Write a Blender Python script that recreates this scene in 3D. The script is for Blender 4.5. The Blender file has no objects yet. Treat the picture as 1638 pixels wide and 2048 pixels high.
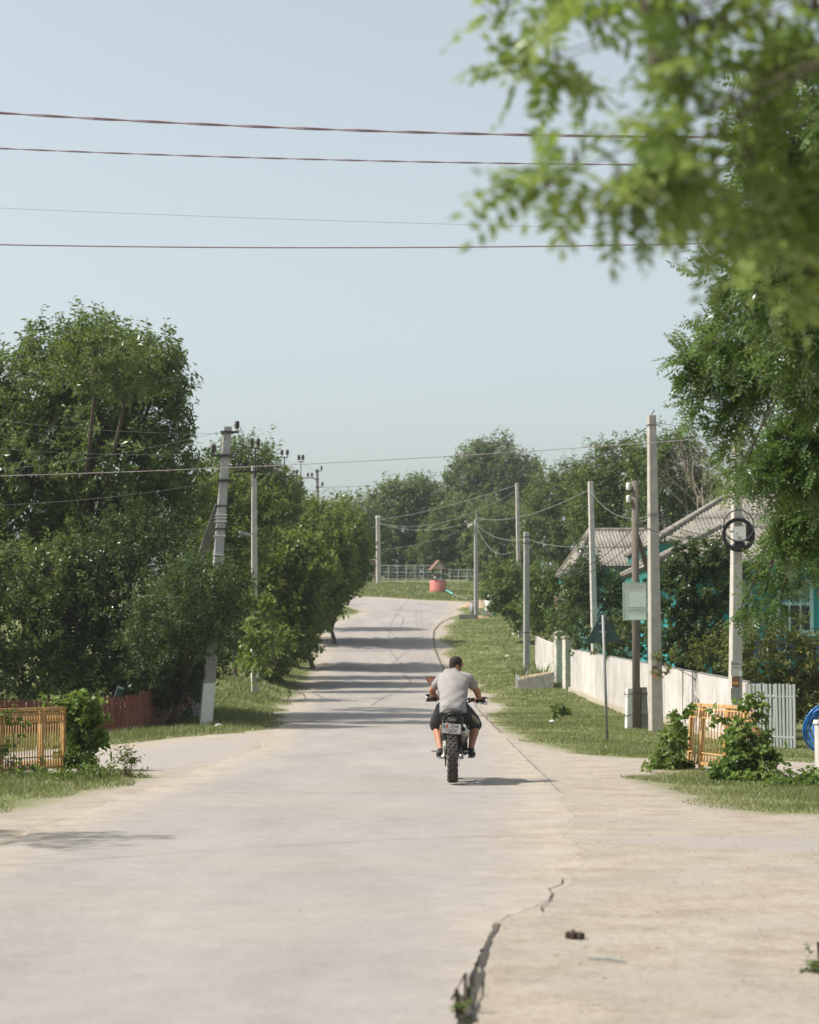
import bpy, bmesh, math, random
import numpy as np
from mathutils import Vector, Matrix, Euler

random.seed(11)
RNG = np.random.default_rng(11)
R = math.radians
SC = bpy.context.scene
COL = SC.collection

# ------------------------------------------------------------------ camera
FPX, H0, PITCH = 4400.0, 1.5, math.atan(303 / 4400)
cam_d = bpy.data.cameras.new('camera')
cam = bpy.data.objects.new('camera', cam_d)
COL.objects.link(cam)
SC.camera = cam
cam.location = (0, 0, H0)
cam.rotation_euler = (math.pi / 2 + PITCH, 0, 0)
cam_d.sensor_fit = 'VERTICAL'
cam_d.sensor_height = 36
cam_d.lens = 36 * FPX / 2048
cam_d.clip_start = 0.1
cam_d.clip_end = 3000
cam_d.dof.use_dof = True
cam_d.dof.focus_distance = 33
cam_d.dof.aperture_fstop = 3.0
cam_d.dof.aperture_blades = 9

# ------------------------------------------------------------------ sky, sun, exposure
SUN_EL, SUN_AZ = R(51), math.atan2(-1.0, -0.10)
world = bpy.data.worlds.new('World')
SC.world = world
world.use_nodes = True
wn, wl = world.node_tree.nodes, world.node_tree.links
sky = wn.new('ShaderNodeTexSky')
sky.sky_type = 'NISHITA'
sky.sun_disc = False
sky.sun_elevation = SUN_EL
sky.sun_rotation = SUN_AZ
sky.altitude = 200
sky.air_density = 1.0
sky.dust_density = 3.4
sky.ozone_density = 1.2
hs = wn.new('ShaderNodeHueSaturation')
hs.inputs['Saturation'].default_value = 0.42
wl.new(sky.outputs[0], hs.inputs['Color'])
tint = wn.new('ShaderNodeMix'); tint.data_type = 'RGBA'; tint.blend_type = 'MULTIPLY'; tint.inputs[0].default_value = 1
tint.inputs[7].default_value = (.985, 1.03, .99, 1)
wl.new(hs.outputs[0], tint.inputs[6]); wl.new(tint.outputs[2], wn['Background'].inputs[0])
wn['Background'].inputs[1].default_value = 0.128
sun_d = bpy.data.lights.new('sun', 'SUN')
sun_d.energy = 4.3
sun_d.angle = R(0.53)
sun_d.color = (1.0, 0.93, 0.82)
sun = bpy.data.objects.new('sun', sun_d)
COL.objects.link(sun)
sd = Vector((math.cos(SUN_EL) * math.sin(SUN_AZ), math.cos(SUN_EL) * math.cos(SUN_AZ), math.sin(SUN_EL)))
sun.rotation_euler = sd.to_track_quat('Z', 'Y').to_euler()
sun.location = sd * 60
SC.view_settings.view_transform = 'Standard'
SC.view_settings.look = 'None'
SC.view_settings.exposure = 0.54
SC.view_settings.gamma = 1
SC.view_settings.use_curve_mapping = False
SC.render.engine = 'CYCLES'
SC.cycles.max_bounces = 6
SC.cycles.transmission_bounces = 4
SC.cycles.use_denoising = True
SC.cycles.sample_clamp_direct = 4
SC.cycles.sample_clamp_indirect = 4

# ------------------------------------------------------------------ geometry of the place
def P(px, py, Y):
    """point at depth Y seen at photograph pixel (px, py); used only to read real positions off the photo"""
    u, v = (px - 819) / FPX, (1024 - py) / FPX
    dy = math.cos(PITCH) - v * math.sin(PITCH)
    dz = math.sin(PITCH) + v * math.cos(PITCH)
    t = Y / dy
    return Vector((u * t, Y, H0 + dz * t))

def sstep(a, b, x):
    t = np.clip((x - a) / (b - a), 0, 1)
    return t * t * (3 - 2 * t)

_ys = np.arange(-60, 700, 1.0)
_zr = np.interp(_ys, [-60, 0, 27, 45, 60, 72, 88, 104, 115, 126, 142, 157, 166, 185, 200, 230, 300, 420, 700],
                [0, 0, 0, -0.05, -0.05, 0.05, 0.5, 1.18, 2.1, 3.3, 4.55, 5.8, 6.55, 8.25, 9.2, 10.5, 13, 16, 17])
_k = np.exp(-0.5 * (np.arange(-12, 13) / 3.0) ** 2); _k /= _k.sum()
_zr = np.convolve(np.pad(_zr, 12, 'edge'), _k, 'valid')
def zroad(Y): return np.interp(Y, _ys, _zr)
XLk = [(-60, -4.8), (9, -3.75), (18, -3.35), (24, -3.2), (31, -3.0), (38, -2.75), (45, -2.8), (51, -3.0), (71, -3.66), (101, -4.1),
       (115, -4.5), (124, -4.7), (131, -4.8), (137, -4.3), (142, -3.5), (147, -2.8), (150, -3.8), (153, -5.0), (156, -6.8), (158, -30), (168.5, -60)]
XRk = [(-60, -3.0), (-10, -0.7), (9, .17), (11, .34), (12.9, .49), (14.2, .9), (17, 1.25), (24, 1.7), (35, 1.9), (48, 2.0), (62, 2.2), (75, 2.4),
       (90, 2.05), (106, 1.6), (115, 1.36), (123, 1.32), (130, 1.6), (137, 2.05), (150, 3.05), (155, 3.1), (158, 2.8), (160, .5), (163, -1.8), (166, -5.3), (168.4, -30)]
def xl(Y): return np.interp(Y, [a for a, b in XLk], [b for a, b in XLk])
def xr(Y): return np.interp(Y, [a for a, b in XRk], [b for a, b in XRk])

def G(x, Y):
    x = np.asarray(x, float); Y = np.asarray(Y, float)
    z = zroad(Y)
    L = np.interp(Y, [-60, 137, 170], [0, 0, 0]) + np.interp(Y, [a for a, b in XLk if a < 150] + [700], [b for a, b in XLk if a < 150] + [-2.8])
    Rr = np.interp(Y, [a for a, b in XRk if a < 151] + [700], [b for a, b in XRk if a < 151] + [3])
    dl, dr = L - x, x - Rr
    bl = np.interp(Y, [-60, 56, 64, 72, 80, 150, 158, 700], [0, 0, .12, .5, .8, .9, 0, 0])
    br = np.interp(Y, [-60, 30, 45, 52, 60, 82, 100, 140, 700], [0, 0, -.18, -.08, 0, .15, .3, .0, 0])
    z = z + bl * sstep(.4, 4.0, dl) + br * sstep(.6, 4, dr)
    z = z - .22 * sstep(1.2, 5, dl) * sstep(22, 42, Y) * (1 - sstep(60, 72, Y))
    z = z + .85 * sstep(7.6, 11, x) * sstep(50, 62, Y) * (1 - sstep(105, 125, Y))
    z = z - .034 * sstep(-.02, .06, dr) * (1 - sstep(11.7, 12.6, Y)) * sstep(-60, 6, Y) * (1 - .6 * sstep(.1, .6, dr))
    z = z + .012 * np.sin(x * 1.7 + Y * .6) * sstep(.5, 2, np.maximum(dl, dr)) + .02 * np.sin(x * .6 - Y * .37) * sstep(.5, 2, np.maximum(dl, dr))
    return z
def gz(x, Y): return float(G(x, Y))

_T = np.concatenate([np.arange(5, 60, .1), np.arange(60, 420, .3)])
def hit(px, py):
    u, v = (px - 819) / FPX, (1024 - py) / FPX
    dy = math.cos(PITCH) - v * math.sin(PITCH); dz = math.sin(PITCH) + v * math.cos(PITCH)
    X, Z = u * _T / dy, H0 + dz * _T / dy
    b = np.nonzero(Z < G(X, _T))[0]
    i = b[0] if len(b) else len(_T) - 1
    return Vector((X[i], _T[i], gz(X[i], _T[i])))
def onground(px, Y):
    p = P(px, 1340, Y)
    return Vector((p.x, Y, gz(p.x, Y)))

# ------------------------------------------------------------------ objects and meshes
def tag(o, label=None, cat=None, group=None, kind=None):
    if label: o['label'] = label
    if cat: o['category'] = cat
    if group: o['group'] = group
    if kind: o['kind'] = kind
    return o
def thing(name, label, cat, loc=(0, 0, 0), rz=0, group=None):
    o = bpy.data.objects.new(name, None); COL.objects.link(o)
    o.location = loc; o.rotation_euler = (0, 0, rz); o.empty_display_size = .2
    return tag(o, label, cat, group)
def link(name, me, parent=None):
    o = bpy.data.objects.new(name, me); COL.objects.link(o)
    if parent is not None: o.parent = parent
    return o
def copy_tree(o, parent=None):
    c = o.copy(); COL.objects.link(c); c.parent = parent
    for ch in list(o.children): copy_tree(ch, c)
    return c

def mesh_np(name, V, F, mat=None, smooth=False, attr=None):
    V = np.ascontiguousarray(V, dtype=np.float32); F = np.ascontiguousarray(F, dtype=np.int32)
    me = bpy.data.meshes.new(name)
    n, k = F.shape
    me.vertices.add(len(V)); me.vertices.foreach_set('co', V.ravel())
    me.loops.add(n * k); me.loops.foreach_set('vertex_index', F.ravel())
    me.polygons.add(n); me.polygons.foreach_set('loop_start', np.arange(0, n * k, k, dtype=np.int32))
    if attr:
        for a, vals in attr.items():
            at = me.attributes.new(a, 'FLOAT', 'POINT'); at.data.foreach_set('value', np.ascontiguousarray(vals, dtype=np.float32))
    me.update(calc_edges=True)
    me.polygons.foreach_set('use_smooth', np.full(n, bool(smooth), dtype=bool))
    if mat: me.materials.append(mat)
    return me

class MB:
    """collects shapes and links them as one mesh object"""
    def __init__(s): s.v = []; s.f = []
    def add(s, vs, fs):
        b = len(s.v); s.v += [tuple(v) for v in vs]; s.f += [tuple(i + b for i in f) for f in fs]; return s
    def box(s, c, d, rot=None, taper=1.0):
        hx, hy, hz = d[0] / 2, d[1] / 2, d[2] / 2
        vs = []
        for z, t in ((-hz, 1), (hz, taper)):
            for x, y in ((-hx, -hy), (hx, -hy), (hx, hy), (-hx, hy)): vs.append(Vector((x * t, y * t, z)))
        if rot is not None:
            m = rot if isinstance(rot, Matrix) else Euler(rot).to_matrix()
            vs = [m @ v for v in vs]
        c = Vector(c)
        return s.add([v + c for v in vs], [(3, 2, 1, 0), (4, 5, 6, 7), (0, 1, 5, 4), (1, 2, 6, 5), (2, 3, 7, 6), (3, 0, 4, 7)])
    def tube(s, pts, rad, seg=8, cap=True, up=(0, 0, 1), closed=False):
        pts = [Vector(p) for p in pts]; n = len(pts)
        if not hasattr(rad, '__len__'): rad = [rad] * n
        rings = []; up = Vector(up)
        for i, p in enumerate(pts):
            if closed: t = pts[(i + 1) % n] - pts[i - 1]
            else: t = pts[min(i + 1, n - 1)] - pts[max(i - 1, 0)]
            t.normalize()
            a = up.cross(t)
            if a.length < 1e-3: a = Vector((1, 0, 0)).cross(t)
            if a.length < 1e-3: a = Vector((0, 1, 0)).cross(t)
            a.normalize(); b = t.cross(a)
            r = rad[i]; rx, ry = (r if hasattr(r, '__len__') else (r, r))
            rings.append([p + a * (rx * math.cos(2 * math.pi * k / seg)) + b * (ry * math.sin(2 * math.pi * k / seg)) for k in range(seg)])
        vs = [v for r in rings for v in r]; fs = []
        for i in range(n if closed else n - 1):
            j = (i + 1) % n
            for k in range(seg):
                l = (k + 1) % seg
                fs.append((i * seg + k, i * seg + l, j * seg + l, j * seg + k))
        if cap and not closed:
            fs.append(tuple(reversed(range(seg)))); fs.append(tuple((n - 1) * seg + k for k in range(seg)))
        return s.add(vs, fs)
    def lathe(s, c, prof, seg=20, axis='z'):
        c = Vector(c); vs = []; fs = []
        for r, h in prof:
            for k in range(seg):
                a = 2 * math.pi * k / seg
                q = (r * math.cos(a), r * math.sin(a), h)
                if axis == 'x': q = (q[2], q[0], q[1])
                if axis == 'y': q = (q[1], q[2], q[0])
                vs.append(c + Vector(q))
        for i in range(len(prof) - 1):
            for k in range(seg):
                l = (k + 1) % seg
                fs.append((i * seg + k, i * seg + l, (i + 1) * seg + l, (i + 1) * seg + k))
        return s.add(vs, fs)
    def prism(s, poly, off):
        off = Vector(off); n = len(poly); a = [Vector(p) for p in poly]
        return s.add(a + [p + off for p in a], [tuple(reversed(range(n))), tuple(range(n, 2 * n))] + [(i, (i + 1) % n, n + (i + 1) % n, n + i) for i in range(n)])
    def mesh(s, name, mat=None, smooth=False):
        me = bpy.data.meshes.new(name)
        me.from_pydata([tuple(v) for v in s.v], [], s.f)
        bm = bmesh.new(); bm.from_mesh(me); bmesh.ops.recalc_face_normals(bm, faces=bm.faces); bm.to_mesh(me); bm.free()
        if smooth:
            for p in me.polygons: p.use_smooth = True
        if mat: me.materials.append(mat)
        return me
    def build(s, name, mat=None, parent=None, smooth=False, bevel=0, autos=False):
        o = link(name, s.mesh(name, mat, smooth), parent)
        if bevel:
            m = o.modifiers.new('bevel', 'BEVEL'); m.width = bevel; m.segments = 2; m.limit_method = 'ANGLE'
        return o

# ------------------------------------------------------------------ materials
def new_mat(name):
    m = bpy.data.materials.new(name); m.use_nodes = True
    nt = m.node_tree
    return m, nt.nodes, nt.links, nt.nodes['Principled BSDF']
def ramp(n, stops):
    r = n.new('ShaderNodeValToRGB'); e = r.color_ramp.elements
    e[0].position, e[0].color = stops[0][0], (*stops[0][1], 1)
    e[1].position, e[1].color = stops[-1][0], (*stops[-1][1], 1)
    for p, c in stops[1:-1]:
        x = e.new(p); x.color = (*c, 1)
    return r
def noise(n, l, scale, detail=6, rough=.6, src=None, dist=0):
    t = n.new('ShaderNodeTexNoise'); t.inputs['Scale'].default_value = scale; t.inputs['Detail'].default_value = detail
    t.inputs['Roughness'].default_value = rough; t.inputs['Distortion'].default_value = dist
    if src: l.new(src, t.inputs['Vector'])
    return t
def mix(n, l, fac, a, b, mode='MIX'):
    m = n.new('ShaderNodeMix'); m.data_type = 'RGBA'; m.blend_type = mode
    for i, v in ((0, fac), (6, a), (7, b)):
        if hasattr(v, 'is_linked'): l.new(v, m.inputs[i])
        elif i == 0: m.inputs[0].default_value = v
        else: m.inputs[i].default_value = (*v, 1)
    return m.outputs[2]
def math_n(n, l, op, a, b=None, c=None, clamp=False):
    m = n.new('ShaderNodeMath'); m.operation = op; m.use_clamp = clamp
    for i, v in enumerate((a, b, c)):
        if v is None: continue
        if hasattr(v, 'is_linked'): l.new(v, m.inputs[i])
        else: m.inputs[i].default_value = v
    return m.outputs[0]
def bump(n, l, h, strength, bsdf, dist=.02):
    b = n.new('ShaderNodeBump'); b.inputs['Strength'].default_value = strength; b.inputs['Distance'].default_value = dist
    l.new(h, b.inputs['Height']); l.new(b.outputs[0], bsdf.inputs['Normal'])
def simple(name, c1, c2=None, scale=6, rough=.8, metal=0, bmp=.3, stretch=None, spec=.4, detail=7):
    """two-tone worn surface driven by object-space noise"""
    m, n, l, b = new_mat(name)
    c2 = c2 or tuple(x * .75 for x in c1)
    tc = n.new('ShaderNodeTexCoord'); src = tc.outputs['Object']
    if stretch:
        mp = n.new('ShaderNodeMapping'); mp.inputs['Scale'].default_value = stretch
        l.new(src, mp.inputs[0]); src = mp.outputs[0]
    t = noise(n, l, scale, detail, .65, src)
    r = ramp(n, [(.32, c2), (.68, c1)])
    l.new(t.outputs[0], r.inputs[0])
    oi = n.new('ShaderNodeObjectInfo')
    hv = n.new('ShaderNodeHueSaturation'); l.new(r.outputs[0], hv.inputs['Color'])
    l.new(math_n(n, l, 'MULTIPLY_ADD', oi.outputs['Random'], .22, .89), hv.inputs['Value'])
    l.new(hv.outputs[0], b.inputs['Base Color'])
    b.inputs['Roughness'].default_value = rough; b.inputs['Metallic'].default_value = metal
    b.inputs['Specular IOR Level'].default_value = spec
    if bmp:
        t2 = noise(n, l, scale * 7, 4, .6, src); bump(n, l, t2.outputs[0], bmp, b, .01)
    return m
def leaf_mat(name, dark, mid, light, trans=.32, gloss=.12, rough=.55):
    m, n, l, b = new_mat(name)
    at = n.new('ShaderNodeAttribute'); at.attribute_name = 'tint'
    r = ramp(n, [(0, dark), (.55, mid), (1, light)]); l.new(at.outputs['Fac'], r.inputs[0])
    d = n.new('ShaderNodeBsdfDiffuse'); l.new(r.outputs[0], d.inputs[0])
    tr = n.new('ShaderNodeBsdfTranslucent')
    tc = mix(n, l, .6, r.outputs[0], (.20, .28, .03)); l.new(tc, tr.inputs[0])
    g = n.new('ShaderNodeBsdfGlossy'); g.inputs['Roughness'].default_value = rough; g.inputs[0].default_value = (.8, .86, .84, 1)
    m1 = n.new('ShaderNodeMixShader'); m1.inputs[0].default_value = trans; l.new(d.outputs[0], m1.inputs[1]); l.new(tr.outputs[0], m1.inputs[2])
    fr = n.new('ShaderNodeFresnel'); fr.inputs[0].default_value = 1.4
    fa = math_n(n, l, 'MULTIPLY_ADD', fr.outputs[0], gloss * 2.2, gloss * .12, True)
    m2 = n.new('ShaderNodeMixShader'); l.new(fa, m2.inputs[0]); l.new(m1.outputs[0], m2.inputs[1]); l.new(g.outputs[0], m2.inputs[2])
    n.remove(b); l.new(m2.outputs[0], n['Material Output'].inputs[0])
    return m

M = {}
M['concrete'] = simple('weathered_concrete', (.47, .44, .40), (.33, .31, .285), 5, .9, bmp=.35)
M['concrete_dark'] = simple('dark_old_concrete', (.23, .225, .20), (.13, .13, .115), 6, .92, bmp=.4)
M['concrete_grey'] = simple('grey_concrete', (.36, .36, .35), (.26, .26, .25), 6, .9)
M['limewash'] = simple('limewash', (.78, .78, .74), (.6, .62, .58), 5, .9)
M['white_panel'] = simple('white_painted_concrete', (.54, .515, .505), (.38, .35, .33), 1.1, .85, bmp=.12)
M['plinth'] = simple('sandy_plinth', (.46, .40, .32), (.30, .26, .21), 4, .95, bmp=.5)
M['white_brick'] = simple('white_brick', (.66, .62, .56), (.52, .49, .44), 14, .9)
M['mortar'] = simple('mortar', (.20, .19, .175), (.14, .13, .12), 12, .95)
M['wood_grey'] = simple('weathered_pole_wood', (.17, .145, .12), (.075, .065, .055), 9, .9, stretch=(6, 6, .35), bmp=.6)
M['picket'] = simple('pale_grey_picket_paint', (.25, .275, .26), (.18, .20, .19), 7, .8, stretch=(4, 4, .5))
M['red_board'] = simple('faded_red_paint', (.17, .048, .034), (.10, .030, .024), 5, .75, stretch=(5, 5, .5))
M['red_board_light'] = simple('faded_brown_red_paint', (.20, .072, .048), (.12, .042, .032), 5, .75, stretch=(5, 5, .5))
M['yellow'] = simple('chipped_yellow_paint', (.60, .37, .14), (.34, .18, .075), 9, .7, bmp=.4)
M['rust'] = simple('rusty_brown_metal', (.26, .13, .06), (.13, .065, .035), 8, .85)
M['steel'] = simple('galvanised_steel', (.27, .28, .28), (.19, .20, .20), 8, .6, .3, bmp=.15)
M['iron'] = simple('dark_iron', (.05, .045, .045), (.025, .022, .022), 9, .7, .2)
M['ceramic'] = simple('brown_insulator_glaze', (.055, .03, .025), (.03, .018, .016), 9, .25, bmp=0)
M['ceramic_white'] = simple('white_insulator_glaze', (.72, .72, .70), (.6, .6, .58), 9, .25, bmp=0)
M['cable'] = simple('black_cable', (.022, .021, .023), (.014, .014, .015), 12, .6, bmp=0)
M['cable_mauve'] = simple('weathered_aluminium_wire', (.33, .27, .30), (.24, .19, .22), 12, .6, bmp=0)
M['cable_pale'] = simple('bare_bright_wire', (.25, .27, .25), (.18, .2, .19), 12, .6, .1, bmp=0)
M['sign_back'] = simple('sign_back_grey', (.050, .085, .078), (.036, .066, .062), 5, .85, bmp=.05, spec=.15)
M['bark'] = simple('bark', (.13, .105, .08), (.055, .045, .036), 10, .95, stretch=(3, 3, .6), bmp=.8)
M['bark_pale'] = simple('dry_pale_twigs', (.30, .25, .19), (.18, .15, .115), 10, .95)
M['asbestos'] = simple('weathered_corrugated_sheet', (.27, .25, .215), (.15, .138, .12), 3.5, .95, bmp=.35)
M['teal'] = simple('turquoise_wall_paint', (.035, .33, .33), (.028, .26, .265), 2, .8)
M['teal_light'] = simple('pale_turquoise_wall_paint', (.20, .44, .40), (.15, .36, .33), 2, .8)
M['teal_dark'] = simple('dark_green_trim_paint', (.012, .18, .14), (.01, .13, .10), 3, .7)
M['frame_blue'] = simple('pale_blue_window_paint', (.42, .64, .66), (.34, .55, .58), 4, .6)
M['sheet_green'] = simple('pale_green_enamel', (.62, .69, .63), (.54, .61, .55), 5, .5)
M['well_red'] = simple('salmon_red_paint', (.55, .19, .16), (.42, .13, .11), 4, .8)
M['well_roof'] = simple('brown_shingle', (.20, .11, .08), (.12, .07, .055), 9, .9)
M['well_gable'] = simple('pale_gable_board', (.50, .43, .36), (.38, .32, .27), 6, .8)
M['hose_teal'] = simple('turquoise_hose', (.14, .55, .52), (.11, .45, .44), 6, .45, bmp=0)
M['hose_blue'] = simple('bright_blue_pipe', (.012, .13, .40), (.010, .10, .32), 6, .35, bmp=0)
M['mesh_wire'] = simple('fence_wire', (.45, .48, .47), (.33, .36, .35), 9, .6, .3, bmp=0)
M['brick_brown'] = simple('brown_pillar', (.32, .22, .18), (.22, .15, .12), 8, .9)
M['gate_green'] = simple('pale_gate_paint', (.36, .48, .38), (.28, .38, .30), 4, .7)
M['bin_grey'] = simple('grey_bin', (.30, .30, .31), (.22, .22, .23), 5, .6)
M['white_plastic'] = simple('white_plastic', (.74, .72, .68), (.62, .60, .56), 5, .55)
M['green_post'] = simple('bright_green_paint', (.03, .30, .13), (.025, .22, .10), 5, .6)
M['paper'] = simple('pasted_paper', (.62, .60, .56), (.45, .43, .40), 25, .9, bmp=0)
M['paper_brown'] = simple('brown_notice', (.26, .15, .09), (.17, .10, .06), 20, .9, bmp=0)
M['paper_orange'] = simple('orange_notice', (.62, .32, .12), (.50, .25, .10), 20, .9, bmp=0)
M['print'] = simple('black_print', (.03, .03, .035), (.02, .02, .025), 20, .9, bmp=0)
M['soil'] = simple('loose_soil', (.36, .26, .17), (.25, .18, .12), 5, 1, bmp=.8)
M['dark_soil'] = simple('dark_crumbly_soil', (.085, .062, .045), (.05, .038, .028), 30, 1, bmp=.8)
M['litter'] = simple('white_litter', (.8, .8, .8), (.7, .7, .72), 12, .6)
# vegetation
M['leaf_walnut'] = leaf_mat('walnut_leaf', (.040, .072, .014), (.100, .148, .028), (.20, .225, .060), .36, .10)
M['leaf_dark'] = leaf_mat('dark_glossy_leaf', (.022, .044, .013), (.044, .076, .020), (.09, .125, .035), .28, .09, .42)  # dark green leaf, deepened further to put the bush's shade into its colour
M['leaf_mid'] = leaf_mat('fresh_leaf', (.044, .084, .015), (.10, .155, .028), (.18, .215, .05), .36, .09)
M['leaf_maple'] = leaf_mat('maple_leaf', (.060, .10, .015), (.135, .180, .028), (.26, .27, .055), .4, .08)
M['leaf_far'] = leaf_mat('far_leaf', (.075, .115, .042), (.13, .17, .060), (.21, .23, .09), .34, .06)  # leaf colour lightened to carry haze over the distant trees
M['leaf_locust'] = leaf_mat('locust_leaflet', (.030, .080, .014), (.068, .140, .024), (.20, .245, .09), .38, .10, .42)
M['leaf_near'] = leaf_mat('near_locust_leaflet', (.13, .20, .045), (.20, .28, .075), (.30, .36, .13), .52, .05)
M['leaf_olive'] = leaf_mat('dry_tinged_leaf', (.060, .078, .020), (.12, .135, .038), (.30, .19, .06), .34, .07)
M['leaf_hop'] = leaf_mat('vine_leaf', (.05, .10, .015), (.12, .185, .035), (.25, .30, .10), .42, .06)
M['leaf_iris'] = leaf_mat('sword_leaf', (.07, .11, .03), (.14, .17, .05), (.27, .27, .10), .3, .1)
M['petal'] = leaf_mat('pink_petal', (.55, .30, .36), (.65, .42, .45), (.75, .6, .6), .3, .05)
M['grass_blade'] = leaf_mat('grass_blade', (.105, .125, .045), (.17, .185, .078), (.28, .265, .14), .3, .04, .6)
# ------------------------------------------------------------------ ground
def poly_sd(poly, X, Y):
    """signed distance (positive inside) to a closed polygon"""
    poly = np.array([(p[0], p[1]) for p in poly]); n = len(poly)
    d = np.full(X.shape, 1e9); inside = np.zeros(X.shape, bool)
    for i in range(n):
        a, b = poly[i], poly[(i + 1) % n]
        e = b - a; L = e @ e + 1e-9
        t = np.clip(((X - a[0]) * e[0] + (Y - a[1]) * e[1]) / L, 0, 1)
        d = np.minimum(d, np.hypot(X - a[0] - t * e[0], Y - a[1] - t * e[1]))
        c = ((a[1] > Y) != (b[1] > Y))
        with np.errstate(divide='ignore', invalid='ignore'):
            xi = (b[0] - a[0]) * (Y - a[1]) / (b[1] - a[1] + 1e-12) + a[0]
        inside ^= c & (X < xi)
    return np.where(inside, d, -d)
def hp(lst): return [hit(*p).xy[:] for p in lst]

ISL_L = hp([(292, 1556), (262, 1566), (180, 1585), (110, 1602), (0, 1628)]) + [(-9, 20.5), (-30, 20), (-30, 30.5), (-9, 31.8)] + hp([(120, 1548), (235, 1536)])
ISL_R = hp([(1262, 1558), (1310, 1572), (1380, 1596), (1440, 1618), (1500, 1628), (1637, 1632)]) + [(8, 21.6), (8, 25.2)] + hp([(1637, 1566), (1545, 1552), (1400, 1540), (1330, 1542)])
VER_R = hp([(968, 1428), (1000, 1456), (1060, 1486), (1130, 1503), (1230, 1516), (1312, 1519)]) + hp([(1400, 1512), (1530, 1520), (1637, 1526)]) + [(30, 35), (60, 60), (60, 70), (3.1, 70)]
VER_L = hp([(566, 1446), (545, 1458), (480, 1466), (330, 1479), (200, 1492), (0, 1506)]) + [(-60, 42), (-60, 64), (-4.0, 64)]
SIDE_L = hp([(560, 1468), (330, 1490), (205, 1502)]) + [(-60, 39.5), (-60, 33), (-9, 33)] + hp([(200, 1535), (300, 1545), (400, 1535), (470, 1515)])
GAP_R = [(4.3, 11.5), (6, 10.5), (6, 13), (4.4, 12.6)]

def grass_mask(X, Y):
    s = np.full(X.shape, -9.0)
    for p in (ISL_L, ISL_R, VER_R, VER_L): s = np.maximum(s, poly_sd(p, X, Y))
    mL, mR = .35 + .25 * np.sin(Y * .5) ** 2, .6 + .25 * np.sin(Y * .7 + 1)
    far = np.maximum(xl(Y) - mL - X, X - xr(Y) - mR)
    far = np.where(Y > 154, np.maximum(far, np.where(Y > 160, (Y - 168.8 + .02 * X * 0) * .8, -9)), far)
    top = (Y - (np.interp(X, [-60, -5.3, -1.8, .5, 2.8, 6], [170, 167.5, 164.5, 161.5, 159.5, 158]))) * .8
    far = np.where(Y > 156, top, far)
    s = np.maximum(s, np.minimum(far, (Y - 60) * .5))
    # driveway on the left between the verge and the tree line
    s = np.minimum(s, np.where((X < -4.2) & (X > -40), np.abs(Y - 128.5 + (X + 4.7) * .35) - 1.6, 9))
    return s

def axis_pts(segs):
    out = []
    for a, b, s in segs: out += list(np.arange(a, b, s))
    return np.array(out + [segs[-1][1]])
gx = axis_pts([(-600, -80, 40), (-80, -16, 2), (-16, 16, .34), (16, 80, 2), (80, 600, 40)])
gy = axis_pts([(-60, 4, 2), (4, 50, .25), (50, 110, .5), (110, 190, 1.1), (190, 260, 4), (260, 700, 20)])
XX, YY = np.meshgrid(gx, gy)
ZZ = G(XX, YY)
def grid_faces(nx, ny):
    i = np.arange(nx - 1)[None, :] + nx * np.arange(ny - 1)[:, None]
    i = i.ravel()
    return np.stack([i, i + 1, i + nx + 1, i + nx], 1)
gm = np.clip(grass_mask(XX, YY), -3, 3)
pave = np.clip(np.maximum(poly_sd(SIDE_L, XX, YY), poly_sd([(1.0, 19.2), (2.6, 17.6), (5, 16.4), (14, 15.5), (14, 19.8), (8, 19.9), (4, 19.7)], XX, YY)), -2, 1)

def ramp_fac(n, l, src, a, c):
    r = n.new('ShaderNodeMapRange'); r.inputs['From Min'].default_value = a; r.inputs['From Max'].default_value = c
    l.new(src, r.inputs['Value']); return r.outputs[0]
def ramp_col(n, l, src, stops):
    r = ramp(n, stops); l.new(src, r.inputs[0]); return r.outputs[0]
def dirt_colour(n, l, pos):
    n1 = noise(n, l, 1.6, 8, .7, pos); n2 = noise(n, l, .55, 4, .6, pos); n3 = noise(n, l, 16, 8, .75, pos); n4 = noise(n, l, 60, 4, .75, pos); n5 = noise(n, l, 2.3, 6, .7, pos, .6)
    dirt = ramp(n, [(.39, (.225, .186, .147)), (.5, (.325, .282, .235)), (.62, (.40, .357, .308))])
    l.new(math_n(n, l, 'ADD', math_n(n, l, 'MULTIPLY', n1.outputs[0], .5), math_n(n, l, 'MULTIPLY', n3.outputs[0], .5)), dirt.inputs[0])
    d2 = mix(n, l, math_n(n, l, 'MULTIPLY', ramp_fac(n, l, n4.outputs[0], .54, .70), .5), dirt.outputs[0], (.20, .16, .125))
    d2 = mix(n, l, math_n(n, l, 'MULTIPLY', ramp_fac(n, l, n4.outputs[0], .46, .30), .45), d2, (.44, .40, .35))
    d2 = mix(n, l, math_n(n, l, 'MULTIPLY', ramp_fac(n, l, n5.outputs[0], .56, .70), .45), d2, (.235, .175, .130))
    d3 = mix(n, l, math_n(n, l, 'MULTIPLY', ramp_fac(n, l, n2.outputs[0], .46, .62), .5), d2, (.30, .276, .258))
    return d3, n1, n2, n3, n4
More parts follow.
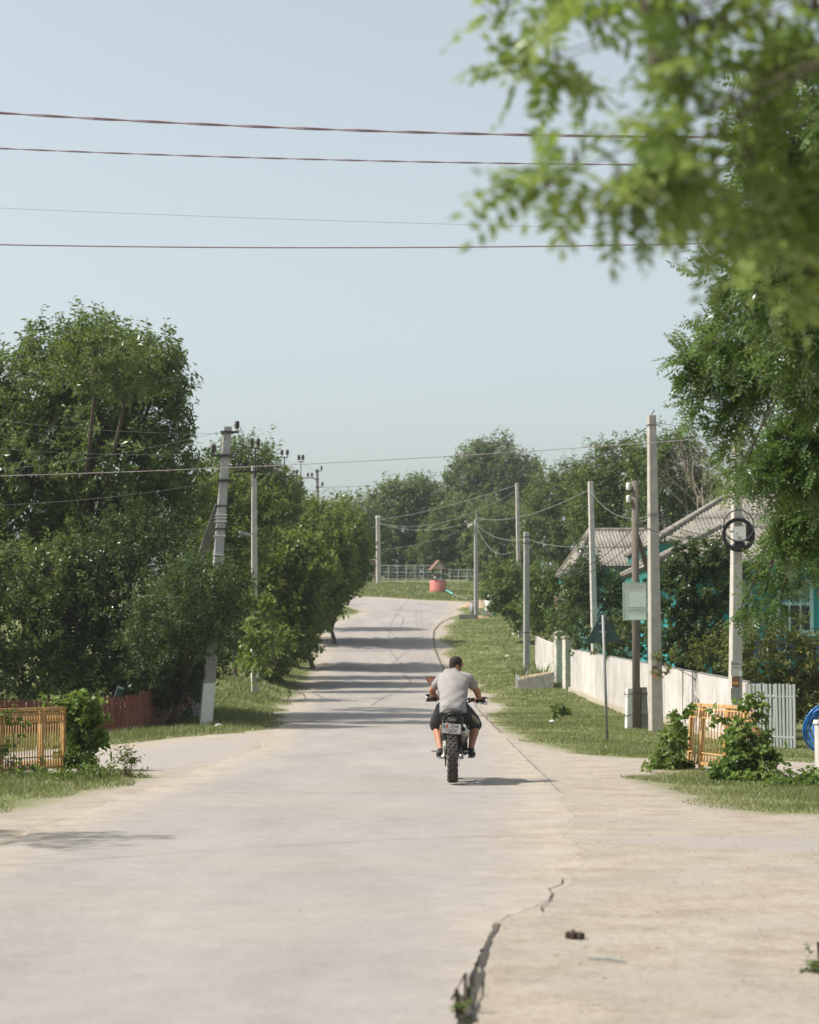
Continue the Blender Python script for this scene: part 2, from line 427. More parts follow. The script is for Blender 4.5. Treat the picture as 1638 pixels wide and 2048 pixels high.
def ground_material():
    m, n, l, b = new_mat('verge_and_dirt')
    geo = n.new('ShaderNodeNewGeometry'); pos = geo.outputs['Position']
    at = n.new('ShaderNodeAttribute'); at.attribute_name = 'grass'
    d3, n1, n2, n3, n4 = dirt_colour(n, l, pos)
    edge = math_n(n, l, 'ADD', at.outputs['Fac'], math_n(n, l, 'MULTIPLY', math_n(n, l, 'SUBTRACT', n1.outputs[0], .5), 1.5))
    fac = n.new('ShaderNodeMapRange'); fac.inputs['From Min'].default_value = -.22; fac.inputs['From Max'].default_value = .30
    l.new(edge, fac.inputs['Value'])
    gr = ramp(n, [(.3, (.100, .122, .042)), (.5, (.15, .170, .066)), (.7, (.235, .225, .11))])
    gmx = math_n(n, l, 'ADD', math_n(n, l, 'MULTIPLY', n2.outputs[0], .5), math_n(n, l, 'MULTIPLY', n3.outputs[0], .5))
    l.new(gmx, gr.inputs[0])
    pv = n.new('ShaderNodeAttribute'); pv.attribute_name = 'pave'
    pf = ramp_fac(n, l, math_n(n, l, 'ADD', pv.outputs['Fac'], math_n(n, l, 'MULTIPLY', math_n(n, l, 'SUBTRACT', n1.outputs[0], .5), .9)), -.15, .45)
    d4 = mix(n, l, math_n(n, l, 'MULTIPLY', pf, .8), d3, mix(n, l, .3, (.30, .272, .258), ramp_col(n, l, n4.outputs[0], [(.35, (.2, .18, .17)), (.66, (.46, .43, .41))])))
    col = mix(n, l, fac.outputs[0], d4, gr.outputs[0])
    l.new(col, b.inputs['Base Color']); b.inputs['Roughness'].default_value = .96; b.inputs['Specular IOR Level'].default_value = .15
    hsum = math_n(n, l, 'ADD', n3.outputs[0], math_n(n, l, 'MULTIPLY', n4.outputs[0], .5))
    bump(n, l, hsum, .55, b, .035)
    return m
M['ground'] = ground_material()
g_me = mesh_np('ground', np.stack([XX, YY, ZZ], -1).reshape(-1, 3), grid_faces(len(gx), len(gy)), M['ground'], True, {'grass': gm.ravel(), 'pave': pave.ravel()})
tag(link('ground', g_me), kind='structure')

# ------------------------------------------------------------------ asphalt
def asphalt_material():
    m, n, l, b = new_mat('dusty_old_asphalt')
    geo = n.new('ShaderNodeNewGeometry'); pos = geo.outputs['Position']
    at = n.new('ShaderNodeAttribute'); at.attribute_name = 'dust'
    mp = n.new('ShaderNodeMapping'); mp.inputs['Scale'].default_value = (1, .22, 1); l.new(pos, mp.inputs[0])
    n1 = noise(n, l, .9, 7, .62, mp.outputs[0]); n2 = noise(n, l, .28, 5, .6, pos); n3 = noise(n, l, 130, 3, .8, pos); n4 = noise(n, l, 3.2, 9, .7, pos)
    base = ramp(n, [(.39, (.205, .186, .180)), (.52, (.275, .251, .242)), (.64, (.335, .307, .294))])
    l.new(math_n(n, l, 'ADD', math_n(n, l, 'MULTIPLY', n1.outputs[0], .6), math_n(n, l, 'MULTIPLY', n4.outputs[0], .4)), base.inputs[0])
    grain = mix(n, l, .42, base.outputs[0], ramp_col(n, l, n3.outputs[0], [(.35, (.14, .126, .12)), (.5, (.27, .247, .238)), (.66, (.46, .43, .41))]))
    f = math_n(n, l, 'ADD', at.outputs['Fac'], math_n(n, l, 'MULTIPLY', math_n(n, l, 'SUBTRACT', n4.outputs[0], .5), .9))
    f2 = ramp_fac(n, l, f, .15, .80)
    dirt_c = dirt_colour(n, l, pos)[0]
    n6 = noise(n, l, 34, 5, .75, pos)
    pat = ramp_fac(n, l, n2.outputs[0], .5, .68)
    f3 = math_n(n, l, 'MAXIMUM', f2, math_n(n, l, 'MULTIPLY', pat, .5))
    grain = mix(n, l, math_n(n, l, 'MULTIPLY', ramp_fac(n, l, n6.outputs[0], .52, .68), .38), grain, (.17, .155, .15))
    grain = mix(n, l, math_n(n, l, 'MULTIPLY', ramp_fac(n, l, n6.outputs[0], .46, .32), .30), grain, (.42, .39, .37))
    col = mix(n, l, f3, grain, dirt_c)
    l.new(col, b.inputs['Base Color']); b.inputs['Roughness'].default_value = .9; b.inputs['Specular IOR Level'].default_value = .22
    bump(n, l, math_n(n, l, 'ADD', n3.outputs[0], math_n(n, l, 'MULTIPLY', n4.outputs[0], .6)), .35, b, .012)
    return m
M['asphalt'] = asphalt_material()

_rn = np.random.default_rng(5).normal(0, 1, (6, 6000))
def rag(Y, a, s):
    out = np.zeros_like(Y)
    for k in range(6):
        f = s * 2.0 ** k
        out += np.interp((Y + 60) * f % 5990, np.arange(6000), _rn[k]) * .62 ** k
    return a * out * .5
ry = axis_pts([(-50, 6, 1), (6, 30, .06), (30, 60, .2), (60, 168, .4)])
nx = 25
tt = np.linspace(0, 1, nx)
L_, R_ = xl(ry) + rag(ry, .12, .25), xr(ry) + rag(ry + 7, .06, .8) * np.interp(ry, [12, 16, 40, 60], [.45, 2, 2, 1.2])
# left ragged bite just before the verge (broken asphalt corner)
RX = L_[:, None] + (R_ - L_)[:, None] * tt[None, :]
RY = np.repeat(ry[:, None], nx, 1)
DZ = np.interp(ry, [10.5, 12.2, 30, 60], [.024, .005, .005, .012])[:, None]
RZ = G(np.minimum(RX, xr(RY) - .01), RY) + DZ
dist = np.minimum(RX - L_[:, None], R_[:, None] - RX)
dust = np.where(R_[:, None] - RX < RX - L_[:, None], 1 - dist / np.interp(RY, [8, 12, 14, 18, 38, 50, 70], [.35, .5, .8, 1.25, 1.0, .5, .4]), 1 - dist / .95)
dust = np.clip(dust, 0, 1) * np.interp(RY, [8, 11, 14, 20], [.35, .5, .9, 1])
V = np.stack([RX, RY, RZ], -1).reshape(-1, 3); F = grid_faces(nx, len(ry))
# broken edge skirts, so that the sheet has its thickness
nv = len(V); sk = []
for col, off in ((0, -.03), (nx - 1, .03)):
    e = np.arange(len(ry)) * nx + col
    low = V[e].copy(); low[:, 2] -= .06; low[:, 0] += off * (np.interp(ry, [12, 14, 50, 70], [.6, 9, 9, 3]) if col else 9)
    base = len(V); V = np.vstack([V, low]); dust = np.concatenate([dust.ravel(), np.ones(len(ry))])
    a = np.arange(len(ry) - 1)
    q = np.stack([e[a], e[a + 1], base + a + 1, base + a], 1)
    F = np.vstack([F, q if col == 0 else q[:, ::-1]])
road = link('road', mesh_np('road', V, F, M['asphalt'], False, {'dust': dust.ravel()})); tag(road, kind='structure')

# cracks and tar seams as thin ribbons on the road
M['crack'] = simple('open_crack', (.10, .085, .072), (.05, .042, .036), 14, 1, bmp=0)
M['tar'] = simple('tar_seam', (.20, .18, .175), (.14, .125, .12), 9, .8, bmp=0)
def ribbon(name, pts, w, mat, dz=.036, jit=.02):
    pts = [Vector(p) for p in pts]; dense = []
    for a, b in zip(pts, pts[1:]):
        k = max(2, int((b - a).length / .25))
        for i in range(k): dense.append(a.lerp(b, i / k))
    dense.append(pts[-1]); vs = []
    for i, p in enumerate(dense):
        t = dense[min(i + 1, len(dense) - 1)] - dense[max(i - 1, 0)]
        nrm = Vector((-t.y, t.x)).normalized()
        q = p + nrm * random.uniform(-jit, jit)
        ww = w * random.uniform(.5, 1.3) * .5
        for sgn in (-1, 1):
            e = q + nrm * ww * sgn
            vs.append((e.x, e.y, gz(e.x, e.y) + dz - .03 + float(np.interp(e.y, [10.5, 12.2, 30, 60], [.024, .005, .005, .012]))))
    fs = [(2 * i, 2 * i + 1, 2 * i + 3, 2 * i + 2) for i in range(len(dense) - 1)]
    mb = MB(); mb.add(vs, fs)
    return tag(mb.build(name, mat), kind='structure')
def hpv(l): return [hit(*p).xy for p in l]
for pl in ([(648, 1297), (760, 1297), (868, 1297)], [(622, 1367), (720, 1367), (850, 1366)]):
    ribbon('road_seam', hpv(pl), .05, M['tar'])
for pl in ([(742, 1224), (790, 1228), (808, 1236), (800, 1262)], [(760, 1245), (790, 1275), (822, 1297), (800, 1315), (776, 1335)],
           [(776, 1335), (800, 1345), (823, 1366), (795, 1383), (765, 1398), (742, 1412)], [(823, 1366), (812, 1352), (800, 1330)], [(770, 1280), (785, 1310), (818, 1340)]):
    ribbon('road_seam', hpv(pl), .045, M['tar'], .037, .03)
for pl in ([(903, 1236), (880, 1248), (868, 1262), (867, 1285), (875, 1312), (888, 1340)], [(945, 1400), (975, 1440), (1002, 1466)]):
    ribbon('road_crack', hpv(pl), .075 if pl[0][1] < 1300 else .025, M['crack'], .0385, .05)
ribbon('road_crack', [(x + .01, y) for x, y in zip(xr(np.arange(8, 12.9, .3)) + .01, np.arange(8, 12.9, .3))], .034, M['crack'], .034, .015)
ribbon('road_crack', hpv([(1128, 1762), (1104, 1782), (1096, 1798), (1087, 1826)]), .012, M['crack'], .037, .03)
for pl in ([(1012, 1478), (1050, 1515), (1092, 1556), (1120, 1586)], [(0, 1735), (400, 1706), (800, 1680), (1130, 1672)], [(1010, 1400), (960, 1394)], [(985, 1424), (950, 1420)]):
    ribbon('road_seam', hpv(pl), .012, M['tar'], .036, .01)

# ------------------------------------------------------------------ grass (uncountable)
def blades(name, region, n, hmin, hmax, w, keep, dens=None):
    x0, x1, y0, y1 = region
    x = RNG.uniform(x0, x1, n); y = RNG.uniform(y0, y1, n)
    s = grass_mask(x, y) + .5 * (np.sin(x * 3.1 + y * 2.3) * .3 + np.sin(x * 1.3 - y * .9) * .3)
    ok = (s > keep) & ((np.sin(x * 2.9 + 1.3 * np.sin(y * 1.5)) + np.sin(y * 1.9 + x * 2.4)) > -1.5 + RNG.uniform(-.9, .9, n))
    x, y, s = x[ok], y[ok], s[ok]; n = len(x)
    z = G(x, y)
    patch = .5 + .2 * np.sin(x * 1.8 + y * .71 + 2 * np.sin(x * .9)) + .2 * np.sin(y * 1.13 - x * 1.27 + 2 * np.sin(y * .4)) + .1 * np.sin(x * 5 + y * 3)
    h = RNG.uniform(hmin, hmax, n) * (0.5 + np.clip(s, 0, 1.2) * .55) * (.6 + .7 * patch)
    a = RNG.uniform(0, 2 * np.pi, n); b = RNG.uniform(0, 2 * np.pi, n); lean = RNG.uniform(.2, 1.1, n) * h
    dx, dy = np.cos(a), np.sin(a)
    p0 = np.stack([x - dx * w, y - dy * w, z - .01], 1); p1 = np.stack([x + dx * w, y + dy * w, z - .01], 1)
    p2 = np.stack([x + np.cos(b) * lean, y + np.sin(b) * lean, z + h], 1)
    V = np.stack([p0, p1, p2], 1).reshape(-1, 3); F = np.arange(3 * n).reshape(-1, 3)
    h = np.where(RNG.uniform(0, 1, n) < .035, h * 2.6, h)
    tint = np.clip(.25 + .45 * (1 - patch) + RNG.normal(0, .2, n) + np.where(s < .55, .32, 0), 0, 1)
    return tag(link(name, mesh_np(name, V, F, M['grass_blade'], False, {'tint': np.repeat(tint, 3)})), 'short sunlit grass growing on the verges and banks', 'grass', kind='stuff')
blades('grass', (1.8, 9.5, 33, 72), 110000, .02, .065, .010, .1)
blades('grass', (1.5, 8, 72, 158), 80000, .03, .09, .018, .05)
blades('grass', (-13, -2.4, 40, 75), 80000, .06, .16, .014, .05)
blades('grass', (-12, -2.6, 75, 157), 50000, .06, .16, .022, .05)
blades('grass', (-20, 12, 157, 186), 50000, .06, .18, .03, .0)
blades('grass', (-9, -3.2, 20, 33), 50000, .03, .11, .006, .05)
blades('grass', (2.6, 8, 21, 33), 60000, .02, .075, .006, .05)

# ------------------------------------------------------------------ foliage engine
def unit(a): return a / (np.linalg.norm(a, axis=1, keepdims=True) + 1e-9)
def leaf_quads(pos, d, nrm, L, W, fold=.15):
    d = unit(d); nrm = unit(nrm - d * (nrm * d).sum(1, keepdims=True)); s = np.cross(d, nrm)
    L = np.asarray(L)[:, None]; W = np.asarray(W)[:, None]
    mid = pos + d * L * .45
    v = np.stack([pos, mid + s * W * .5 + nrm * W * fold, pos + d * L - nrm * L * .10, mid - s * W * .5 + nrm * W * fold], 1)
    return v.reshape(-1, 3)
def clusters(lobes, per_m2, seed, inner=.55, gap=-.55, freq=1.0):
    rg = np.random.default_rng(seed); C = []; D = []
    lob = np.array(lobes, float)
    for i, (cx, cy, cz, rx, ry_, rz) in enumerate(lob):
        area = 4 * np.pi * ((rx * ry_ + rx * rz + ry_ * rz) / 3)
        n = max(4, int(area * per_m2))
        u = unit(rg.normal(size=(n, 3)))
        ph = rg.uniform(0, 6.28, 6)
        bumpy = 1 + .16 * np.sin(u[:, 0] * 5 + ph[0]) + .14 * np.sin(u[:, 2] * 6 + ph[1]) + .12 * np.sin(u[:, 1] * 7 + ph[2]) + .10 * np.sin((u[:, 0] + u[:, 2]) * 11 + ph[3])
        r = (inner + (1.02 - inner) * rg.uniform(0, 1, n) ** .6) * bumpy
        c = np.array([cx, cy, cz]) + u * np.array([rx, ry_, rz]) * r[:, None]
        keep = np.ones(n, bool)
        for j, q in enumerate(lob):
            if j == i: continue
            keep &= (((c - q[:3]) / q[3:]) ** 2).sum(1) > .42
        f = freq * 2.6 / max(.3, rx ** .5)
        gapn = np.sin(c[:, 0] * f + ph[4]) + np.sin(c[:, 1] * f * .9 + ph[5]) + np.sin(c[:, 2] * f * 1.15 + ph[0])
        keep &= gapn > gap * 3 + rg.normal(0, .5, n)
        C.append(c[keep]); D.append(u[keep])
    return np.vstack(C), np.vstack(D), rg
def foliage(lobes, per_m2, k, tl, ll, lw, droop=.25, up=.35, seed=1, inner=.55, gap=-.55, sprout=.12, upn=.8, freq=1.0):
    """twigs through the lobes, each carrying k leaves"""
    C, D, rg = clusters(lobes, per_m2, seed, inner, gap, freq)
    n = len(C)
    T = unit(D * .75 + rg.normal(0, .45, (n, 3)) + np.array([0, 0, up]))
    tlen = tl * rg.uniform(.55, 1.2, n)
    sp = rg.uniform(0, 1, n) < sprout
    T[sp] = unit(T[sp] + np.array([0, 0, .9])); tlen[sp] *= 1.7
    u = rg.uniform(.08, 1, (n, k))
    pos = C[:, None, :] + T[:, None, :] * (tlen[:, None] * u)[:, :, None] + rg.normal(0, tl * .10, (n, k, 3))
    side = rg.normal(size=(n, k, 3)); side -= T[:, None, :] * (side * T[:, None, :]).sum(-1, keepdims=True)
    d = side / (np.linalg.norm(side, axis=-1, keepdims=True) + 1e-9) + T[:, None, :] * .55 + np.array([0, 0, -droop])
    nr = rg.normal(0, .55, (n, k, 3)) + np.array([0, 0, upn]) + D[:, None, :] * .35
    m = n * k
    size = rg.uniform(.65, 1.2, m)
    V = leaf_quads(pos.reshape(-1, 3), d.reshape(-1, 3), nr.reshape(-1, 3), ll * size, lw * size)
    tc = rg.normal(.42, .16, n)
    tint = np.clip(np.repeat(tc, k) + rg.normal(0, .13, m), 0, 1)
    return V, tint, C, T, tlen
def pinnate(lobes, per_m2, k, tl, rach, ll, lw, seed=1, pairs=8, droop=.5, inner=.4, gap=-.6, dirbias=(0, 0, .1), freq=1.0):
    """branchlets that carry feather leaves: a stalk with paired leaflets"""
    C, D, rg = clusters(lobes, per_m2, seed, inner, gap, freq)
    n = len(C)
    T = unit(D * .8 + rg.normal(0, .4, (n, 3)) + np.array(dirbias))
    u = rg.uniform(0, 1, (n, k))
    b = C[:, None, :] + T[:, None, :] * (tl * u)[:, :, None]
    side = rg.normal(size=(n, k, 3)); side -= T[:, None, :] * (side * T[:, None, :]).sum(-1, keepdims=True)
    d = side / (np.linalg.norm(side, axis=-1, keepdims=True) + 1e-9) + T[:, None, :] * .7 + np.array([0, 0, -droop * .5])
    m = n * k; b = b.reshape(-1, 3); d = unit(d.reshape(-1, 3))
    nr = rg.normal(0, .45, (m, 3)) + np.array([0, 0, 1.0]); nr = unit(nr - d * (nr * d).sum(1, keepdims=True))
    s = np.cross(d, nr); RL = rach * rg.uniform(.7, 1.2, m)
    Vs = []; tn = []
    tc = np.clip(rg.normal(.42, .2, n).repeat(k) + rg.normal(0, .1, m), 0, 1)
    for j in range(pairs * 2 + 1):
        q = (j // 2 + 1) / (pairs + 1); sg = 1 if j % 2 else -1
        curve = -droop * .35 * q * q
        base = b + d * (RL * q)[:, None] + np.array([0, 0, 1]) * (RL * curve)[:, None]
        ld = (s * sg * 1.0 + d * .38) if j < pairs * 2 else d
        ld = ld + rg.normal(0, .14, (m, 3)) - np.array([0, 0, .16])
        sz = rg.uniform(.85, 1.12, m) * (1 - .35 * abs(q - .45))
        Vs.append(leaf_quads(base, ld, nr + rg.normal(0, .25, (m, 3)), ll * sz, lw * sz, .10)); tn.append(np.clip(tc + rg.normal(0, .08, m), 0, 1))
    return np.vstack(Vs), np.concatenate(tn), C, T, np.full(n, tl)
def leaf_mesh(name, V, tint, mat):
    F = np.arange(len(V)).reshape(-1, 4)
    return mesh_np(name, V, F, mat, False, {'tint': np.repeat(tint, 4)})
def limbs(mb, base, lobes, C, T, tlen, r0, top=None, twig=True, seg=7, rtw=.006, frac=1.0, hub=None, rlimb=None):
    """tapered trunk, a limb to each lobe, thin twigs to the leaf clusters"""
    base = Vector(base); lo = [Vector(l[:3]) for l in lobes]
    top = Vector(top) if top else Vector((sum(p.x for p in lo) / len(lo), sum(p.y for p in lo) / len(lo), min(p.z for p in lo)))
    fork = Vector(hub) if hub else base.lerp(top, .55) + Vector((random.uniform(-.1, .1), random.uniform(-.1, .1), 0))
    if hub:
        k_ = fork - base; re = (rlimb or r0 * .4) * 1.5
        mb.tube([base - Vector((0, 0, .2)), base + Vector((0, 0, .2)), base + Vector((k_.x * .03, k_.y * .05, k_.z * .35)), base + Vector((k_.x * .16, k_.y * .3, k_.z * .66)), base + Vector((k_.x * .48, k_.y * .6, k_.z * .92)), fork], [r0 * 1.3, r0, r0 * .85, r0 * .65, r0 * .4, re], 9)
        for q_, w_ in (((.2, .3, 1.5), .5), ((-.5, 1.2, 1.4), .4), ((-.3, -1.0, 1.35), .4)):
            s_ = base + Vector((k_.x * .12, k_.y * .2, k_.z * .6)); mb.tube([s_, s_ + Vector((k_.x * q_[0] * .5, q_[1] * .5, k_.z * .3)), s_ + Vector((k_.x * q_[0], q_[1], k_.z * (q_[2] - .6)))], [r0 * w_, r0 * w_ * .6, r0 * .1], 6)
    else: mb.tube([base - Vector((0, 0, .2)), base + Vector((0, 0, .15)), base.lerp(fork, .5) + Vector((random.uniform(-.06, .06), 0, 0)), fork], [r0 * 1.35, r0 * 1.05, r0 * .9, r0 * .75], seg)
    for p in lo:
        m = fork.lerp(p, .5) + Vector((random.uniform(-.2, .2), random.uniform(-.2, .2), random.uniform(0, .3))) * min(1, (p - fork).length * .3)
        rl = rlimb or r0 * .5
        mb.tube([fork, m, p], [rl, rl * .6, rl * .26], 5)
    if twig and len(C):
        P0 = np.array([p[:] for p in lo]); idx = ((C[:, None, :] - P0[None]) ** 2).sum(-1).argmin(1)
        for i in range(len(C)):
            if random.random() > frac: continue
            a = lo[idx[i]]; c = Vector(C[i]); e = c + Vector(T[i]) * float(tlen[i])
            a = a.lerp(c, .5)
            mb.tube([a, a.lerp(c, .6) + Vector((0, 0, .04)), c, e], [rtw * 2.2, rtw * 1.6, rtw * 1.1, rtw * .4], 3, False)
def plobes(lst, Y, sq=1.0):
    """lobes read off the photo: (px, py, radius px, depth offset[, vertical stretch])"""
    out = []
    for q in lst:
        px, py, r = q[:3]; dy = q[3] if len(q) > 3 else 0; vs = q[4] if len(q) > 4 else .9
        p = P(px, py, Y + dy); rr = r * (Y + dy) / FPX
        out.append((p.x, p.y, p.z, rr, rr * sq, rr * vs))
    return out
DENS, LSZ = 1.65, 1.32
def tree(name, label, px, Y, lst, mat, per=3.2, k=12, tl=.6, ll=.11, lw=.055, r0=.14, seed=1, group=None, cat='tree', pin=None, base=None, bark='bark', frac=1.0, rtw=.006, sq=1.0, hub=None, rlimb=None, **kw):
    lobes = plobes(lst, Y, sq)
    b = Vector(base) if base else onground(px, Y)
    per, ll, lw = per * DENS, ll * LSZ, lw * LSZ
    if pin: V, tint, C, T, tlen = pinnate(lobes, per, k, tl, pin, ll, lw, seed, **kw)
    else: V, tint, C, T, tlen = foliage(lobes, per, k, tl, ll, lw, seed=seed, **kw)
    t = thing(name, label, cat, b, 0, group)
    off = np.array(b[:])
    random.seed(seed)
    mb = MB(); limbs(mb, (0, 0, 0), [(l[0] - b.x, l[1] - b.y, l[2] - b.z) for l in lobes], C - off, T, tlen, r0, frac=frac, rtw=rtw, hub=(Vector(hub) - b) if hub else None, rlimb=rlimb)
    mb.build('trunk' if cat == 'tree' else 'stem', M[bark], t, True)
    link('crown' if cat == 'tree' else 'foliage', leaf_mesh('crown', V - off, tint, mat), t)
    return t
# ------------------------------------------------------------------ trees
W = dict(mat=M['leaf_walnut'], ll=.135, lw=.058)
tree('walnut_tree', 'tall walnut tree with sprouting top rising above the red board fence', 150, 63,
     [(92, 705, 40), (185, 705, 58), (185, 665, 22), (290, 735, 58), (338, 715, 24), (190, 725, 56, 6), (265, 755, 50, 5), (195, 730, 56, -6), (262, 750, 48, -6), (62, 800, 95), (190, 805, 105), (288, 805, 74), (336, 850, 40), (-60, 850, 115),
      (85, 925, 115, -1), (222, 935, 110, -1), (318, 925, 56), (40, 1040, 120), (200, 1040, 110), (320, 1020, 85), (-70, 1000, 120)],
     per=9.5, k=22, tl=.52, seed=3, r0=.24, frac=.5, sprout=.2, gap=-.2, freq=1.5, sq=1.9, **W)
D = dict(mat=M['leaf_dark'], ll=.085, lw=.042)
tree('plum_tree', 'dark glossy plum tree in front of the walnut tree', 240, 58,
     [(255, 1085, 78), (200, 1140, 75), (325, 1125, 70), (265, 1195, 90), (130, 1180, 75), (260, 1290, 95), (170, 1310, 90)], per=13, k=26, tl=.5, seed=4, r0=.10, frac=.2, **D)
tree('cherry_tree', 'low dark cherry tree leaning over the end of the red fence', 340, 56.5,
     [(400, 1185, 70, -3), (452, 1185, 38, -3), (372, 1240, 72, -2), (432, 1250, 42, -3), (330, 1265, 75, -1), (395, 1300, 52, 1), (300, 1345, 70, 2), (350, 1350, 60, 2.5), (330, 1365, 34, 0), (385, 1352, 30, 1), (290, 1370, 30, 0), (350, 1330, 44, 0), (388, 1335, 28, 0), (300, 1350, 40, -.5)], per=13, k=26, tl=.45, seed=5, r0=.09, frac=.2, sq=1.5, **D)
tree('garden_tree', 'leafy green fruit tree at the frame edge behind the yellow railing', 40, 57,
     [(60, 1170, 90), (120, 1255, 78), (0, 1250, 100), (70, 1325, 75), (165, 1345, 45), (-40, 1340, 80), (-80, 1180, 100)], mat=M['leaf_walnut'], ll=.10, lw=.05, per=12, k=22, tl=.5, seed=6, r0=.09, frac=.2)
tree('roadside_tree', 'dark round tree standing behind the top of the braced pole', 490, 96,
     [(498, 925, 44), (455, 955, 52), (528, 955, 36), (430, 1005, 48), (550, 1005, 44), (490, 1000, 66), (480, 1080, 70), (548, 1070, 50), (400, 1090, 60), (400, 1180, 60), (450, 1200, 60)], mat=M['leaf_walnut'], ll=.15, lw=.07, per=7, k=20, tl=.7, seed=7, r0=.16, frac=.3)
tree('ash_tree', 'yellow green young tree lit by the sun between the first two concrete poles', 470, 84,
     [(432, 1000, 34), (480, 1008, 40), (522, 1018, 32), (450, 1060, 44), (505, 1075, 44), (470, 1120, 44)], mat=M['leaf_maple'], ll=.13, lw=.07, per=10, k=20, tl=.55, seed=8, r0=.09, frac=.3, sprout=.3)
mk = dict(mat=M['leaf_maple'], ll=.17, lw=.12, cat='tree', group='maples overhanging the left verge')
tree('maple_tree', 'bushy maple just right of the second concrete pole', 560, 90,
     [(558, 1120, 50), (600, 1140, 52), (540, 1180, 50), (585, 1195, 48), (530, 1240, 45), (565, 1250, 45), (520, 1290, 36), (560, 1300, 34, -2), (600, 1270, 30, 2), (535, 1330, 26, -2), (514, 1225, 20, -13), (520, 1285, 22, -13), (508, 1320, 14, -13)], per=8, k=18, tl=.6, seed=9, r0=.11, frac=.3, sq=2.1, sprout=.2, **mk)
tree('maple_tree', 'middle maple of the row with sunlit top above the road edge', 625, 104,
     [(575, 1075, 44), (622, 1062, 42), (640, 1110, 56), (600, 1130, 50), (650, 1160, 46), (610, 1200, 44), (580, 1245, 34), (605, 1250, 32, 2), (630, 1225, 26, 2), (590, 1285, 22)], per=7, k=18, tl=.65, seed=10, r0=.12, frac=.3, sq=2.1, sprout=.2, **mk)
tree('maple_tree', 'farthest maple of the row hanging low over the asphalt at the bend', 668, 119,
     [(664, 1055, 40), (700, 1085, 34), (690, 1120, 40), (660, 1110, 50), (672, 1160, 36), (640, 1180, 40), (700, 1155, 22), (625, 1220, 28), (650, 1210, 22, 2), (600, 1240, 26, 2)], per=6, k=18, tl=.7, seed=12, r0=.13, frac=.3, sq=2.1, sprout=.2, **mk)
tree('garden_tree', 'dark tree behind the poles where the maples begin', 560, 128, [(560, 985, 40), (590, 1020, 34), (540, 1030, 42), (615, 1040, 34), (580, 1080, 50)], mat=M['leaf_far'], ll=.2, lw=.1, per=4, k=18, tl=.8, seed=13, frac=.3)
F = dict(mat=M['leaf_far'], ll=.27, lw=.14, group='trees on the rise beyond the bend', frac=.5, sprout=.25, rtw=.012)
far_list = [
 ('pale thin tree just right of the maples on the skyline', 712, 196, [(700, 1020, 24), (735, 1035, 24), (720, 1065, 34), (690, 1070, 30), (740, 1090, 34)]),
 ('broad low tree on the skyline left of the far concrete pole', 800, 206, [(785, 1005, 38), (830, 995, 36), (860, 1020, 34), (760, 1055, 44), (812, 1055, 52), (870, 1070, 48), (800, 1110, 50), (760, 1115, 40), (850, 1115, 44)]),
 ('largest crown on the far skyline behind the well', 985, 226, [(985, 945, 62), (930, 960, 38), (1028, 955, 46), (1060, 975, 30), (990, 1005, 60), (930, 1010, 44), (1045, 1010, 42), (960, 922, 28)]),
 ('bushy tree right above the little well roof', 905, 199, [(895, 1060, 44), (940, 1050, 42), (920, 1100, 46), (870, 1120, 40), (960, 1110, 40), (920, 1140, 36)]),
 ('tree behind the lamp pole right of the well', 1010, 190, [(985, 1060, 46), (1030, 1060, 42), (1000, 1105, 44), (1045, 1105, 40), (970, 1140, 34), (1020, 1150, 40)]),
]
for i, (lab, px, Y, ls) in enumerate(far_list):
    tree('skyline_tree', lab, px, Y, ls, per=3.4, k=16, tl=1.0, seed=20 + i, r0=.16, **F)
tree('skyline_tree', 'tree to the left of the wooden pole rising in steps', 1110, 138, [(1110, 990, 40), (1150, 965, 36), (1085, 1030, 44), (1130, 1045, 46), (1165, 1010, 40), (1090, 1085, 44), (1150, 1090, 44)], mat=M['leaf_far'], ll=.19, lw=.09, per=5, k=18, tl=.8, seed=30, r0=.16, frac=.4, sprout=.3, group='trees behind the corrugated roofs')
tree('skyline_tree', 'pointed tree behind the left wing of the corrugated roof', 1230, 112, [(1235, 920, 34), (1200, 960, 38), (1245, 970, 50), (1275, 935, 32), (1200, 1010, 46), (1250, 1030, 50), (1190, 1060, 46)], mat=M['leaf_walnut'], ll=.16, lw=.075, per=7, k=18, tl=.7, seed=31, r0=.16, frac=.4, sprout=.35, group='trees behind the corrugated roofs')
tree('skyline_tree', 'tallest tree behind the house and the tall right pole', 1335, 108, [(1340, 895, 36), (1310, 935, 42), (1362, 935, 44), (1330, 985, 54), (1385, 985, 42), (1310, 1030, 46), (1370, 1035, 48), (1420, 1010, 38)], mat=M['leaf_walnut'], ll=.16, lw=.075, per=7, k=18, tl=.7, seed=32, r0=.18, frac=.4, sprout=.35, group='trees behind the corrugated roofs')
tree('skyline_tree', 'dark green tree behind the right end of the big roof', 1540, 105, [(1480, 1000, 44), (1540, 985, 55), (1600, 970, 60), (1660, 990, 60)], mat=M['leaf_walnut'], ll=.17, lw=.08, per=6, k=18, tl=.7, seed=33, r0=.18, frac=.4, group='trees behind the corrugated roofs')

